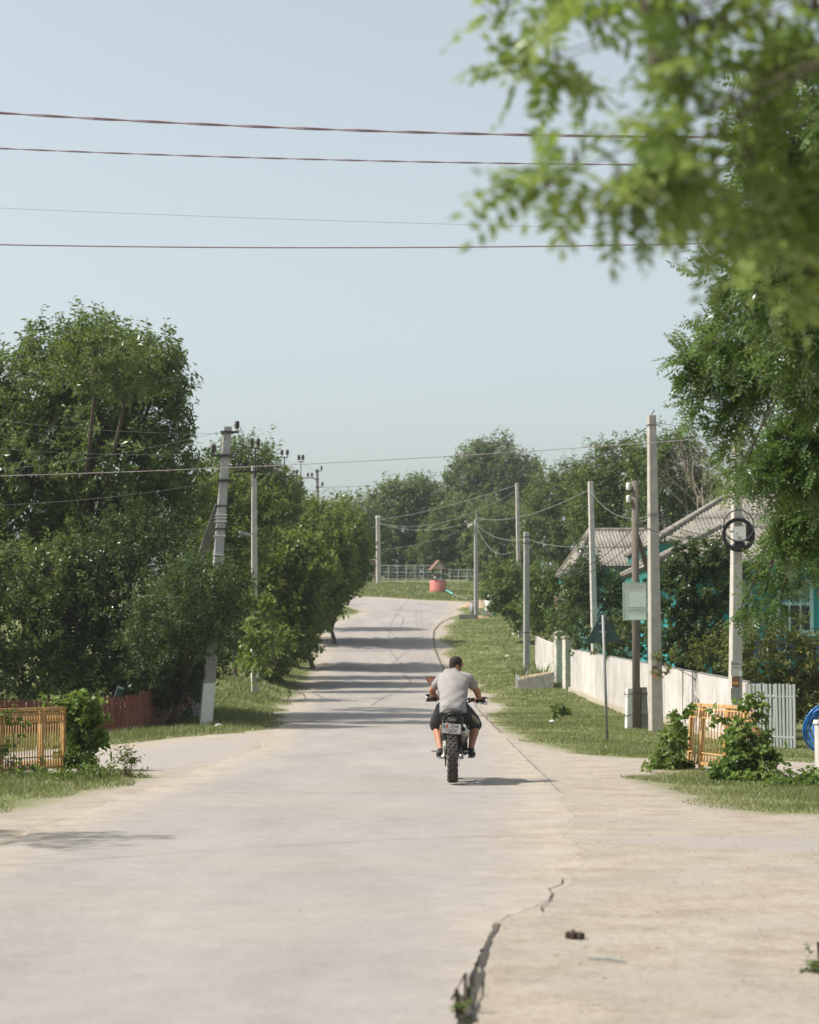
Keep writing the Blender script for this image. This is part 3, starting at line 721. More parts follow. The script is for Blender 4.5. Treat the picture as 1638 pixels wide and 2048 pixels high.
# leafless tree behind the roof
def bare_tree():
    t = thing('bare_tree', 'leafless dead tree with pale twigs behind the house roof', 'tree', onground(1425, 92))
    mb = MB(); tw = MB(); random.seed(5)
    def grow(m, p, d, L, r, k):
        q = p + d * L; m.tube([p, p.lerp(q, .5) + Vector((random.uniform(-.06, .06),) * 3) * L, q], [r, r * .8, r * .55], 5 if k < 2 else 3, False)
        if k >= 5: return
        for i in range(3 if k < 4 else 2):
            nd = (d + Vector((random.uniform(-.6, .6), random.uniform(-.5, .5), random.uniform(-.05, .45)))).normalized()
            grow(tw, q if i else p.lerp(q, .8), nd, L * random.uniform(.62, .85), r * .58, k + 1)
    grow(mb, Vector((0, 0, -.2)), Vector((-.02, 0, 1)), 3.2, .12, 0)
    mb.build('trunk', M['bark_pale'], t, True); tw.build('crown', M['bark_pale'], t)
bare_tree()

# ------------------------------------------------------------------ locust trees on the right
LK = dict(mat=M['leaf_locust'], ll=.047, lw=.017, pin=.24)
tree('locust_tree', 'locust tree with feathery leaves hanging in from the right before the teal house', 1900, 19,
     [(1610, 300, 110, -5), (1640, 470, 120, -4), (1560, 560, 70, -3), (1445, 560, 30, -3), (1610, 650, 90, -2), (1475, 660, 45, -1), (1398, 700, 32, 0), (1440, 755, 48, 0), (1535, 735, 60, 0), (1620, 740, 60, 0),
      (1400, 810, 22, 0), (1480, 800, 26, 0), (1450, 845, 14, 0), (1590, 890, 60, 2), (1545, 950, 34, 2), (1635, 930, 60, 2), (1482, 955, 24, 2), (1605, 1020, 48, 3), (1598, 1085, 24, 3), (1635, 1060, 40, 3),
      (1568, 1115, 22, 4), (1636, 1135, 22, 4), (1470, 895, 16, 0), (1458, 872, 12, 0), (1485, 925, 16, 1), (1580, 1075, 26, 3), (1540, 1135, 16, 4), (1575, 1025, 22, 3), (1528, 1190, 18, 4), (1562, 1200, 16, 4), (1492, 1205, 9, 4), (1800, 250, 150, 0), (1880, 560, 160, 1), (2050, 100, 180, 0), (2250, 400, 180, -1), (1850, 880, 90, 2)],
     base=(6.4, 19, gz(6.4, 19)), per=70, k=4, tl=.13, seed=40, pairs=8, r0=.2, frac=.12, rtw=.004, hub=(4.4, 19, 6.4), rlimb=.03, gap=-.7, inner=.35, freq=1.4, **LK)
tree('locust_tree', 'nearest locust branches, soft pale green sprays across the upper right sky', 2400, 5,
     [(1010, 30, 20, 1), (1080, 40, 30, .8), (1050, 150, 18, 1), (1110, 110, 26, .8), (1150, 30, 36, .6), (1220, 50, 44, .3), (1300, 40, 50, .1), (1300, 130, 24), (1380, 60, 60, .2), (1460, 60, 60, .3), (1540, 60, 60, .5), (1620, 50, 60, .5),
      (1440, 150, 30, .3), (1540, 160, 30, .4), (1620, 170, 36, .5), (1300, 280, 14), (1340, 325, 20), (1235, 365, 13), (1150, 345, 10), (1090, 372, 6), (1395, 375, 24), (1440, 350, 34, .2),
      (1500, 320, 40, .3), (1580, 330, 46, .5), (1455, 405, 26, .2), (1550, 425, 40, .4), (1620, 450, 42, .5), (1640, 555, 24, .5), (1515, 485, 10, .3), (1800, 60, 120), (1880, 300, 110, .3), (2300, -200, 260), (2700, -100, 300, .4), (2500, -500, 280, -.3)],
     mat=M['leaf_near'], ll=.042, lw=.019, pin=.16, base=(4.4, 5.6, gz(4.4, 5.6)), per=64, k=3, tl=.08, seed=41, pairs=6, r0=.12, frac=1.0, rtw=.003, hub=(2.3, 5.4, 3.5), rlimb=.006, gap=-.5, inner=.2, droop=.7, freq=2.2)
# crown standing left of the frame, known from the shadow it lays over the foreground asphalt
tree('apple_tree', 'tree left of the frame whose shadow lies across the near asphalt', -2200, 18.3,
     [(-1730, -150, 330), (-1910, 200, 350), (-2180, -100, 380), (-2430, 250, 360), (-2130, 350, 380)], base=(-11.7, 18.5, gz(-11.7, 18.5)), mat=M['leaf_walnut'], ll=.12, lw=.06, per=5, k=18, tl=.6, seed=42, r0=.14, frac=.2, sq=.55)

# ------------------------------------------------------------------ shrubs and garden plants
B = dict(cat='shrub', frac=.15, r0=.03, sprout=.25)
tree('shrub', 'round bright bush behind the rubbish bins', 1015, 118, [(1010, 1165, 36), (1050, 1180, 34), (990, 1190, 26), (1030, 1215, 34), (1060, 1230, 26)], M['leaf_mid'], ll=.15, lw=.09, per=8, k=18, tl=.5, seed=50, **B)
tree('shrub', 'dense dark green bush behind the slim grey pole', 1095, 100, [(1090, 1165, 36), (1130, 1180, 40), (1080, 1210, 32), (1110, 1235, 36), (1070, 1240, 20)], M['leaf_mid'], ll=.12, lw=.07, per=9, k=18, tl=.45, seed=51, **B)
tree('shrub', 'dark bush in front of the left roof wing', 1220, 80, [(1160, 1175, 30), (1158, 1225, 30), (1168, 1275, 28), (1160, 1100, 18), (1180, 1140, 24), (1235, 1180, 26), (1290, 1185, 30), (1300, 1220, 40), (1300, 1280, 36), (1205, 1185, 34), (1250, 1195, 34), (1170, 1180, 30), (1225, 1225, 40)], M['leaf_dark'], ll=.10, lw=.06, per=11, k=20, tl=.4, seed=52, **B)
fl = tree('flowering_shrub', 'rose bush with pale pink flowers above the brick pillars', 1160, 88, [(1120, 1235, 24), (1150, 1225, 30), (1180, 1225, 26), (1130, 1265, 26), (1165, 1260, 32)], M['leaf_mid'], ll=.07, lw=.04, per=16, k=22, tl=.3, seed=53, **B)
Vf, tf, *_ = foliage(plobes([(1122, 1212, 14), (1150, 1204, 22), (1176, 1206, 20), (1190, 1215, 14)], 87.6), 16, 6, .15, .075, .07, seed=54)
link('blossom', leaf_mesh('blossom', Vf - np.array(fl.location), tf, M['petal']), fl)
tree('shrub', 'yellowish leafy vine bush hanging over the white wall behind the triangular sign', 1240, 70, [(1235, 1265, 34), (1270, 1275, 30), (1210, 1280, 24), (1250, 1300, 30), (1285, 1245, 24)], M['leaf_olive'], ll=.085, lw=.06, per=12, k=20, tl=.3, seed=55, **B)
tree('pear_tree', 'upright dark pear tree with glossy leaves behind the white wall', 1390, 58,
     [(1365, 1135, 34), (1420, 1125, 40), (1350, 1190, 44), (1410, 1185, 50), (1455, 1170, 40), (1345, 1250, 44), (1400, 1250, 50), (1450, 1240, 46), (1360, 1305, 36), (1420, 1310, 46)], M['leaf_dark'], ll=.085, lw=.055, per=17, k=24, tl=.35, seed=56, r0=.07, frac=.2, sprout=.2)
tree('shrub', 'pale bush leaning over the white wall next to the tall right pole', 1440, 52, [(1400, 1325, 26), (1440, 1310, 32), (1470, 1335, 26), (1340, 1330, 18), (1480, 1290, 30)], M['leaf_olive'], ll=.07, lw=.045, per=18, k=20, tl=.3, seed=57, **B)
tree('shrub', 'large bush with orange tinted leaf tips under the teal window', 1570, 49,
     [(1508, 1285, 38), (1600, 1266, 14), (1562, 1298, 34), (1630, 1318, 34), (1530, 1330, 48), (1590, 1335, 52), (1640, 1350, 44), (1500, 1340, 34), (1600, 1400, 46), (1545, 1395, 40), (1625, 1420, 30)], M['leaf_olive'], ll=.085, lw=.04, per=17, k=22, tl=.35, seed=58, **B)

def sword_plants():
    for px, Y, n, hh, lab in ((1085, 87.5, 46, .95, 'tall clump of sword leaves growing from the planter by the brick pillar'), (1045, 90, 34, .75, 'smaller sword leaf clump at the foot of the slim grey pole'), (1068, 85.8, 26, .6, 'short sword leaf clump at the planter edge')):
        b = onground(px, Y); t = thing('iris_plant', lab, 'plant', b)
        a = RNG.uniform(0, 6.28, n); sp = RNG.uniform(0, .45, n); h = RNG.uniform(.5, 1, n) * hh; out = RNG.uniform(.15, .75, n) * hh
        V = []
        for i in range(n):
            o = np.array([math.cos(a[i]) * sp[i], math.sin(a[i]) * sp[i] * .5, .0]); d = np.array([math.cos(a[i]), math.sin(a[i]), 0]); s = np.array([-d[1], d[0], 0]) * .024
            m = o + d * out[i] * .45 + np.array([0, 0, h[i] * .75]); e = o + d * out[i] + np.array([0, 0, h[i]])
            V += [o - s, o + s, m + s, m - s, m - s, m + s, e + s * .1, e - s * .1]
        V = np.array(V)
        link('leaves', mesh_np('leaves', V, np.arange(len(V)).reshape(-1, 4), M['leaf_iris'], False, {'tint': np.repeat(RNG.uniform(0, 1, n), 8)}), t)
        mb = MB(); mb.lathe((0, 0, -.05), [(.001, 0), (.14, .03), (.10, .09), (.001, .12)], 9); mb.build('root_crown', M['soil'], t)
sword_plants()
# ------------------------------------------------------------------ utility poles
def sq_pole(mb, b, t, wb, wt):
    b, t = Vector(b), Vector(t)
    vs = []
    for p, w in ((b, wb), (t, wt)):
        for x, y in ((-1, -1), (1, -1), (1, 1), (-1, 1)): vs.append(p + Vector((x * w / 2, y * w / 2 * .95, 0)))
    vs = [Matrix.Rotation(.22, 3, 'Z') @ (v - c_) + c_ for v, c_ in zip(vs, [b] * 4 + [t] * 4)]
    mb.add(vs, [(3, 2, 1, 0), (4, 5, 6, 7), (0, 1, 5, 4), (1, 2, 6, 5), (2, 3, 7, 6), (3, 0, 4, 7)])
def insulator(mb, p, s=1.0):
    p = Vector(p)
    mb.lathe(p, [(.001, 0), (.03 * s, 0), (.05 * s, .03 * s), (.034 * s, .05 * s), (.055 * s, .075 * s), (.036 * s, .095 * s), (.045 * s, .115 * s), (.03 * s, .145 * s), (.001, .15 * s)], 10)
POLES = {}
def pole(key, label, px, Y, top, wb, wt, mat='concrete', name='utility_pole', round_=False, py_base=None):
    b = onground(px, Y); t = P(*top, Y)
    o = thing(name, label, 'utility pole', b, 0, 'utility poles along the road')
    mb = MB(); d = t - b
    if round_: mb.tube([Vector((0, 0, -.3)), d * .5, d], [wb / 2, (wb + wt) / 4, wt / 2], 12)
    else: sq_pole(mb, Vector((0, 0, -.3)), d, wb, wt)
    mb.build('post', M[mat], o, round_, bevel=0 if round_ else .018)
    POLES[key] = (o, b, t)
    return o, d
def onpole(key, py):
    o, b, t = POLES[key]
    a = P(819, py, b.y).z
    f = (a - b.z) / (t.z - b.z)
    return b.lerp(t, f) - b
def crossarm(key, py, x0, x1, ins=(), th=.07, s=1.0, rod=None):
    """iron arm on a pole from pixel column x0 to x1, with insulators at the given columns"""
    o, b, t = POLES[key]; c = onpole(key, py); Y = b.y
    X = lambda px: P(px, py, Y).x - b.x
    mb = MB(); mb.box(((X(x0) + X(x1)) / 2, c.y - .10, c.z), (abs(X(x1) - X(x0)), th, th * .8))
    mb.box((c.x, c.y - .02, c.z), (.30, .30, .06))
    arm = mb.build('crossarm', M['iron'], o)
    for px in ins:
        m = MB(); m.tube([(X(px), c.y - .10, c.z + .02), (X(px), c.y - .10, c.z + .14)], .014, 6)
        insulator(m, (X(px), c.y - .10, c.z + .09), 1.35 * s); m.build('insulator', M['ceramic'], arm, True)
    return arm
def top_bracket(key, py_top, py_arm, x0, x1, px_rod, s=1.0):
    o, b, t = POLES[key]; Y = b.y
    q = lambda px, py: P(px, py, Y) - b
    mb = MB(); mb.tube([q(px_rod, py_arm + 60) + Vector((0, -.12, 0)), q(px_rod, py_arm) + Vector((0, -.12, 0))], .030, 8)
    a0, a1 = q(x0, py_arm), q(x1, py_arm); mb.box(((a0.x + a1.x) / 2, -.12, a0.z), (abs(a1.x - a0.x) + .08, .05, .05))
    br = mb.build('bracket', M['iron'], o)
    for px in (x0, x1):
        m = MB(); p = q(px, py_arm); m.tube([p + Vector((0, -.12, 0)), p + Vector((0, -.12, .2))], .014, 6); insulator(m, p + Vector((0, -.12, .12)), 1.6 * s); m.build('insulator', M['ceramic'], br, True)
def bands(key, rows, mat='iron', w=.3, h=.03):
    o, b, t = POLES[key]
    for py in rows:
        c = onpole(key, py); mb = MB(); mb.box(c, (w, w, h), (0, 0, .22)); mb.build('strap', M[mat], o)

# left row
o, d = pole('L1', 'leaning concrete pole with a diagonal brace and limewashed foot', 412, 56, (455, 853), .29, .20, 'concrete_grey')
mb = MB(); f0, f1 = onpole('L1', 1460), onpole('L1', 1366); sq_pole(mb, f0, f1, .305, .292); mb.build('painted_foot', M['limewash'], o)
mb = MB(); sq_pole(mb, P(335, 1250, 59.5) - POLES['L1'][1] - Vector((.6, 0, 2.6)), onpole('L1', 1005) + Vector((-.08, .2, 0)), .24, .2); mb.build('brace', M['concrete_dark'], o)
crossarm('L1', 865, 452, 478, (475,)); crossarm('L1', 912, 424, 452, (428,)); crossarm('L1', 962, 440, 468, ())
bands('L1', (1012, 1058)); bands('L1', (1030, 1036, 1043, 1072, 1110), 'ceramic_white', .29, .022)
o, d = pole('L2', 'second concrete pole on the left, rising from the maple leaves with a lamp arm', 510, 78.6, (508, 932), .24, .17)
mb = MB(); sq_pole(mb, onpole('L2', 1356), onpole('L2', 1200), .255, .245); mb.build('painted_foot', M['limewash'], o)
crossarm('L2', 944, 472, 547, (476, 484, 535, 544)); top_bracket('L2', 885, 897, 504, 517, 511)
la = MB(); c = onpole('L2', 1068); la.tube([c, c + Vector((-.25, -.3, .02)), c + Vector((-.55, -.5, -.15))], .02, 6); arm = la.build('lamp_arm', M['steel'], o)
la = MB(); la.box(c + Vector((-.32, -.42, -.02)), (.42, .16, .10), (0, .35, .2)); la.build('lamp_head', M['steel'], arm, bevel=.03)
pole('L3', 'third concrete pole on the left with a fork of two insulators on top', 566, 115, (562, 940), .22, .16); crossarm('L3', 952, 538, 594, (542, 587, 593), s=1.1); top_bracket('L3', 905, 915, 564, 575, 569, 1.2)
pole('L4', 'fourth concrete pole on the left, short above the maples with an insulator fork', 604, 147, (600, 950), .22, .16); crossarm('L4', 956, 576, 628, (582, 616, 624), s=1.3); top_bracket('L4', 917, 924, 598, 606, 602, 1.5)
o, d = pole('L5', 'dark wooden pole farthest along the left row with two side brackets', 640, 165, (634, 938), .26, .2, 'wood_grey', round_=True)
crossarm('L5', 942, 632, 644, (643,), s=1.4); crossarm('L5', 974, 634, 646, (645,), s=1.4); crossarm('L5', 958, 626, 636, ())
mb = MB(); mb.tube([onpole('L5', 996), onpole('L5', 1060) + Vector((-.9, .3, 0))], [.1, .12], 10); mb.build('brace', M['wood_grey'], o, True)
# right row
o, d = pole('R1', 'tallest concrete pole on the right verge with small notices pasted on it', 1311, 52.4, (1303, 830), .30, .185)
mb = MB(); mb.tube([d, d + Vector((.07, 0, .12))], .012, 5); mb.build('iron_pin', M['iron'], o)
bands('R1', (850, 1028, 1032), 'steel', .235, .025)
def pasted(key, py0, py1, px0, px1, mat, parent=None, name='notice', dz=.0):
    """thin paper on the road-facing side of a pole"""
    oo, b, t = POLES[key]; a = P(px0, py0, b.y) - b; c = P(px1, py1, b.y) - b
    f = onpole(key, (py0 + py1) / 2); w = .30 if key == 'R1' else .27
    mb = MB(); mb.box((0, 0, 0), (abs(c.x - a.x), .006, abs(a.z - c.z)))
    q = mb.build(name, M[mat], parent or oo)
    q.location = Vector(((a.x + c.x) / 2, f.y - w * .5 - .022 - dz, (a.z + c.z) / 2)); q.rotation_euler = (0, 0, .16)
    return q
pasted('R1', 1318, 1331, 1303, 1312, 'paper'); pasted('R1', 1332, 1338, 1304, 1313, 'paper_brown'); pasted('R1', 1339, 1346, 1304, 1314, 'paper'); pasted('R1', 1347, 1356, 1305, 1314, 'paper_orange')
o, d = pole('R2', 'concrete pole with a meter box, a black cable coil and the 2025 notice', 1468, 45, (1474, 850), .25, .17)
R2b = POLES['R2'][1]
def text(body, size, loc, rot, mat, parent, name='lettering', ext=.003, align='CENTER', sx=1.0):
    cu = bpy.data.curves.new(name, 'FONT'); cu.body = body; cu.size = size; cu.extrude = ext; cu.align_x = align; cu.align_y = 'CENTER'; cu.resolution_u = 2
    tmp = bpy.data.objects.new(name, cu); COL.objects.link(tmp)
    me = bpy.data.meshes.new_from_object(tmp.evaluated_get(bpy.context.evaluated_depsgraph_get()))
    bpy.data.objects.remove(tmp); bpy.data.curves.remove(cu)
    me.materials.clear(); me.materials.append(M[mat]); me.transform(Matrix.Diagonal((sx, 1, 1, 1)))
    oo = link(name, me, parent); oo.location = loc; oo.rotation_euler = rot
    return oo
n1 = pasted('R2', 1322, 1352, 1459, 1479, 'paper', name='notice')
text('2025', .088, (0, -.006, .10), (math.pi / 2, 0, 0), 'print', n1, sx=.92)
text('IULIE', .05, (0, -.006, .02), (math.pi / 2, 0, 0), 'paper_brown', n1)
n2 = pasted('R2', 1354, 1374, 1461, 1477, 'paper_brown', name='notice'); mb = MB(); mb.box((0, -.007, -.02), (.12, .006, .06)); mb.build('notice_strip', M['paper_orange'], n2)
pasted('R2', 1340, 1352, 1477, 1481, 'litter', name='notice'); pasted('R2', 1376, 1400, 1459, 1478, 'concrete_grey', name='paint_patch')
c = onpole('R2', 1072); y0 = -.125
mb = MB(); mb.box(c + Vector((.04, y0 - .09, .03)), (.24, .14, .30)); bx = tag(mb.build('meter_box', M['white_plastic'], o, bevel=.01))
text('21', .09, c + Vector((.03, y0 - .168, -.06)), (math.pi / 2, 0, 0), 'print', bx)
mb = MB(); mb.tube([c + Vector((-.03, y0 - .17, .035)), c + Vector((-.03, y0 - .155, .035))], .014, 8, up=(1, 0, 0)); mb.build('lock', M['print'], bx)
mb = MB(); mb.box(c + Vector((.04, y0 - .07, -.22)), (.20, .10, .17)); mb.build('cable_joint', M['cable'], o, bevel=.01)
mb = MB(); mb.box(c + Vector((.215, y0 - .10, .06)), (.08, .12, .36)); mb.build('cable_closure', M['cable'], o, bevel=.02)
for i in range(13):
    mb = MB(); random.seed(i); rr = random.uniform(.29, .325); off = Vector((random.uniform(-.02, .02), y0 - .05 - .012 * i, .02 + random.uniform(-.02, .02) + (.16 if i > 10 else 0)))
    mb.tube([c + off + Vector((rr * math.cos(a), 0, rr * math.sin(a) * (1.05 if i > 10 else 1))) for a in np.linspace(0, 2 * math.pi, 30)[:-1]],   .009 if i > 10 else .019, 6, closed=True, up=(0, 1, 0))
    tag(mb.build('cable_loop', M['cable'], o, True))
bands('R2', (1062, 1090), 'steel', .235, .02)
pole('R3', 'slanting concrete pole behind the white wall near the triangular sign', 1192, 76, (1181, 963), .23, .16)
o, d = pole('R4', 'old wooden pole strapped to two limewashed stubs and carrying a green board', 1272, 54, (1270, 962), .20, .17, 'wood_grey', round_=True)
for dx, y, mt, h in ((-.17, .06, 'limewash', 1.0), (.20, .10, 'concrete_dark', 1.02)):
    mb = MB(); sq_pole(mb, (dx, y, -.2), (dx * .9, y, h), .19, .16); mb.build('concrete_stub', M[mt], o, bevel=.012)
for z in (.35, .86):
    mb = MB(); mb.tube([(.30 * math.cos(a) + .01, .05 + .2 * math.sin(a), z + .02 * math.sin(a * 3)) for a in np.linspace(0, 6.283, 18)[:-1]], .010, 5, closed=True); mb.build('wire_strap', M['iron'], o)
for py in (983, 1008):
    c = onpole('R4', py); mb = MB(); mb.tube([c, c + Vector((-.17, -.05, 0)), c + Vector((-.17, -.05, .05))], .012, 6); hk = mb.build('hook', M['iron'], o)
    mb = MB(); insulator(mb, c + Vector((-.17, -.05, .03)), 1.25); mb.build('insulator', M['ceramic_white'], hk, True)
mb = MB(); mb.tube([onpole('R4', 1065), onpole('R4', 1150) + Vector((.55, .9, -.2))], [.075, .08], 8); mb.build('brace', M['wood_grey'], o, True)
gb = onpole('R4', 1203); w = .55; hgt = .90
bt = thing('notice_board', 'pale green enamel board hung on the old wooden pole', 'board', POLES['R4'][1] + gb + Vector((-.04, -.14, 0)))
mb = MB(); mb.box((0, 0, 0), (w, .03, hgt)); mb.build('panel', M['sheet_green'], bt, bevel=.006)
for z, dx, hh, mt in ((.36, .0, .06, 'paper'), (-.15, .06, .03, 'gate_green'), (-.22, .05, .025, 'gate_green')):
    mb = MB(); mb.box((dx, -.02, z), (w - .12, .006, hh)); mb.build('printed_strip', M[mt], bt)
mb = MB()
for s in (-1, 1): mb.box((s * w / 2, -.005, 0), (.03, .045, hgt + .02))
for s in (-1, 1): mb.box((0, -.007, s * hgt / 2), (w, .045, .03))
mb.build('frame', M['gate_green'], bt)
pole('R5', 'slim grey pole rising from the sword leaf plants by the planter', 1053, 90.5, (1053, 1064), .235, .21, 'concrete_grey')
bands('R5', (1074, 1086, 1265), 'iron', .25, .03)
pole('R6', 'concrete pole half hidden by the bush behind the bins', 1041, 121, (1034, 966), .24, .17)
o, d = pole('R7', 'concrete lamp pole standing beside the grey bin at the bend', 953, 140, (952, 1040), .26, .2, 'concrete_grey')
mb = MB(); mb.tube([d - Vector((0, .1, .3)), d + Vector((.05, -.1, .45))], .05, 8); mb.build('pin', M['steel'], o)
mb = MB(); c = onpole('R7', 1052); mb.tube([c, c + Vector((-.3, -.1, .0))], .02, 6); a = mb.build('lamp_arm', M['steel'], o)
mb = MB(); mb.box(c + Vector((-.38, -.12, .02)), (.34, .2, .16), (0, -.4, 0)); mb.build('lamp_head', M['white_plastic'], a, bevel=.04)
pole('R8', 'farthest concrete pole standing by the pale green gate at the bend', 757, 184, (756, 1031), .36, .3)
bands('R8', (1034,), 'ceramic_white', .36, .16)

# ------------------------------------------------------------------ wires
def wire(label, pts, r, mat='cable', sag=0.0, twist=0, seg=4):
    pts = [Vector(p) for p in pts]
    if len(pts) == 2:
        a, b = pts; n = 15
        pts = [a.lerp(b, i / n) - Vector((0, 0, sag * 4 * (i / n) * (1 - i / n))) for i in range(n + 1)]
    mb = MB()
    if twist:
        L = sum((b - a).length for a, b in zip(pts, pts[1:])); n = int(L / .05); d = []
        cum = [0]
        for a, b in zip(pts, pts[1:]): cum.append(cum[-1] + (b - a).length)
        S = np.linspace(0, L, n); D = np.stack([np.interp(S, cum, [p[i] for p in pts]) for i in range(3)], 1)
        for ph in (0, math.pi):
            mb.tube([(q[0], q[1] + r * math.cos(s * twist + ph), q[2] + r * math.sin(s * twist + ph)) for q, s in zip(D, S)], r * 1.0, seg)
    else: mb.tube(pts, r, seg)
    return tag(mb.build('overhead_wire', M[mat], None, True), label, 'wire', 'overhead wires')
def smooth_px(l, Y, n=24):
    xs = [p[0] for p in l]; c = np.polyfit(xs, [p[1] for p in l], min(2, len(l) - 1)); X = np.linspace(xs[0], xs[-1], n)
    return [P(x, float(np.polyval(c, x)), Y) for x in X]
wire('thick twisted cable crossing the sky, topmost of the four', smooth_px([(-900, 150), (0, 228), (820, 264), (1450, 272), (2300, 262)], 25), .0092, 'cable_mauve', twist=5.2, seg=6)
wire('thinner twisted cable second from the top across the sky', smooth_px([(-900, 245), (0, 298), (820, 323), (1380, 329), (2300, 322)], 25), .0056, 'cable_mauve', twist=7, seg=5)
wire('faint hairline wire third from the top across the sky', smooth_px([(-900, 370), (0, 415), (700, 442), (1100, 455), (2300, 470)], 30), .0025, 'cable_pale')
wire('plain dark wire crossing the open sky lowest of the four', smooth_px([(-900, 462), (0, 486), (640, 497), (1310, 490), (2300, 455)], 26), .0088, 'cable_mauve')
wire('long reddish wire sagging from the left trees past the tall right pole', smooth_px([(-500, 962), (0, 950), (340, 941), (620, 930), (900, 911), (1300, 885), (1480, 872)], 51), .008, 'cable_mauve')
Tp = lambda k, py, dx=0, dy=-.15: POLES[k][1] + onpole(k, py) + Vector((dx, dy, 0))
wire('wire climbing from the half hidden pole to the top of the tallest pole', [Tp('R1', 850), Tp('R6', 968)], .012, 'cable', .35)
wire('wire between the half hidden pole and the farthest pole', [Tp('R6', 970), Tp('R8', 1040)], .014, 'cable_pale', .25)
wire('second wire between the half hidden pole and the farthest pole', [Tp('R6', 982), Tp('R8', 1045)], .012, 'cable_pale', 1.0)
wire('wire from the lamp pole to the slanting pole', [Tp('R7', 1036), Tp('R3', 978)], .013, 'cable_pale', .5)
wire('wire from the slanting pole to the tallest pole', [Tp('R3', 985), Tp('R1', 1030)], .008, 'cable_pale', .4)
wire('wire from the far pole across to the lamp pole', [Tp('R8', 1046), Tp('R7', 1042)], .012, 'cable_pale', .6)
wire('cable hanging in a deep loop between the lamp pole and the slim pole', [Tp('R7', 1050), Tp('R5', 1080)], .011, 'cable_pale', 1.15)
wire('upper cable from the lamp pole to the slim pole', [Tp('R7', 1048), Tp('R5', 1078)], .012, 'cable_pale', .4)
wire('cable drooping from the slim pole to the wooden pole', [Tp('R5', 1084), Tp('R4', 1050)], .012, 'cable', 1.15)
wire('second drooping cable from the slim pole to the tallest pole', [Tp('R5', 1088), Tp('R1', 1040)], .012, 'cable', 1.3)
wire('slack cable from the slim pole to the slanting pole', [Tp('R5', 1078), Tp('R3', 1092)], .010, 'cable_pale', .15)
wire('cable from the wooden pole to the pole with the coil', [Tp('R4', 1045), Tp('R2', 1070, -.3)], .010, 'cable', .2)
wire('second cable from the tallest pole to the pole with the coil', [Tp('R1', 1032), Tp('R2', 1074, -.3)], .009, 'cable', .12)
wire('thin wire leaving the tallest pole to the right through the locust leaves', [Tp('R1', 845), P(1700, 875, 44)], .007, 'cable', .1)
wire('guy wire slanting down from the half hidden pole', [Tp('R6', 985), P(1078, 1075, 121)], .012, 'cable_pale', .0)
for i, (a, bb, lab) in enumerate(((868, (-300, 790), 'wire from the top arm of the braced pole to the upper left'), (862, (-300, 960), 'wire from the top of the braced pole sinking to the left'), (905, (-300, 860), 'wire from the left arm of the braced pole through the walnut tree'),
                     (962, (-300, 1010), 'wire from the middle of the braced pole to the left'))):
    wire(lab, [Tp('L1', a), P(*bb, 48)], .0035, 'cable_pale', .25)
wire('level wire crossing the dark shrubs on the left to the second pole', [P(-300, 1100, 52), P(330, 1102, 60), Tp('L2', 1098)], .006, 'cable_pale')
for k0, k1, r0_, r1_, dx0, dx1, lab in (('L1', 'L2', 856, 892, .35, .1, 'wire linking the tops of the first two left poles'), ('L2', 'L3', 890, 912, .1, .1, 'wire linking the second and third left poles'), ('L3', 'L4', 912, 921, .1, .1, 'wire linking the third and fourth left poles'),
                        ('L4', 'L5', 920, 940, .1, .2, 'wire linking the last two left poles'), ('L2', 'L3', 940, 950, .7, .6, 'lower wire between the second and third left poles'), ('L3', 'L4', 950, 954, .6, .6, 'lower wire between the third and fourth left poles')):
    wire(lab, [Tp(k0, r0_, dx0), Tp(k1, r1_, dx1)], .009, 'cable_mauve', .3)
wire('slack wire looping beside the second left pole', [Tp('L2', 945, .6), Tp('L2', 975, .05, -.2), Tp('L1', 945, .2)], .009, 'cable_pale')
wire('pale wire from the third left pole to the far pole', [Tp('L3', 1030), Tp('R8', 1048)], .016, 'cable_pale', 1.0)
wire('thin high wire from the last left pole toward the right skyline', [Tp('L5', 975, .3), P(1300, 925, 150)], .012, 'cable', .3)
wire('sagging wire below the far pole across the trees', [Tp('L3', 1075), Tp('R7', 1048)], .014, 'cable_pale', 1.1)
# ------------------------------------------------------------------ fences and walls
def board_run(root, A, B, pitch, w, th, h, mat, pointed=True, zf=None, jitter=.012, name='board', kinds=4):
    """boards of one fence run, each a part of it"""
    A, B = Vector(A), Vector(B); L = (B - A).length; n = int(L / pitch); ang = math.atan2(B.y - A.y, B.x - A.x)
    meshes = []
    for k in range(kinds):
        hh = h * random.uniform(.97, 1.02); p = .05 if pointed else .0
        poly = [(-w / 2, 0, 0), (w / 2, 0, 0), (w / 2, 0, hh - p), (w * .12, 0, hh), (-w * .12, 0, hh), (-w / 2, 0, hh - p)] if pointed else [(-w / 2, 0, 0), (w / 2, 0, 0), (w / 2, 0, hh), (-w / 2, 0, hh + .004)]
        mb = MB(); mb.prism(poly, (0, th, 0)); meshes.append(mb.mesh(name, M[mat]))
    inv = root.matrix_basis.inverted()
    for i in range(n + 1):
        q = A.lerp(B, i / n); q.z = (zf(q.x, q.y) if zf else gz(q.x, q.y)) + random.uniform(-jitter, jitter)
        o = link(name, random.choice(meshes), root); o.location = inv @ q; o.rotation_euler = (random.uniform(-.012, .012), random.uniform(-.012, .012), ang)
def rail_run(root, A, B, zoff, size, mat, off=0, name='rail', n=6):
    A, B = Vector(A), Vector(B); d = (B - A).normalized(); nrm = Vector((-d.y, d.x, 0)); inv = root.matrix_basis.inverted(); pts = []
    mb = MB()
    for i in range(n + 1):
        q = A.lerp(B, i / n); pts.append(inv @ Vector((q.x + nrm.x * off, q.y + nrm.y * off, gz(q.x, q.y) + zoff)))
    mb.tube(pts, [size] * len(pts), 4); return mb.build(name, M[mat], root)

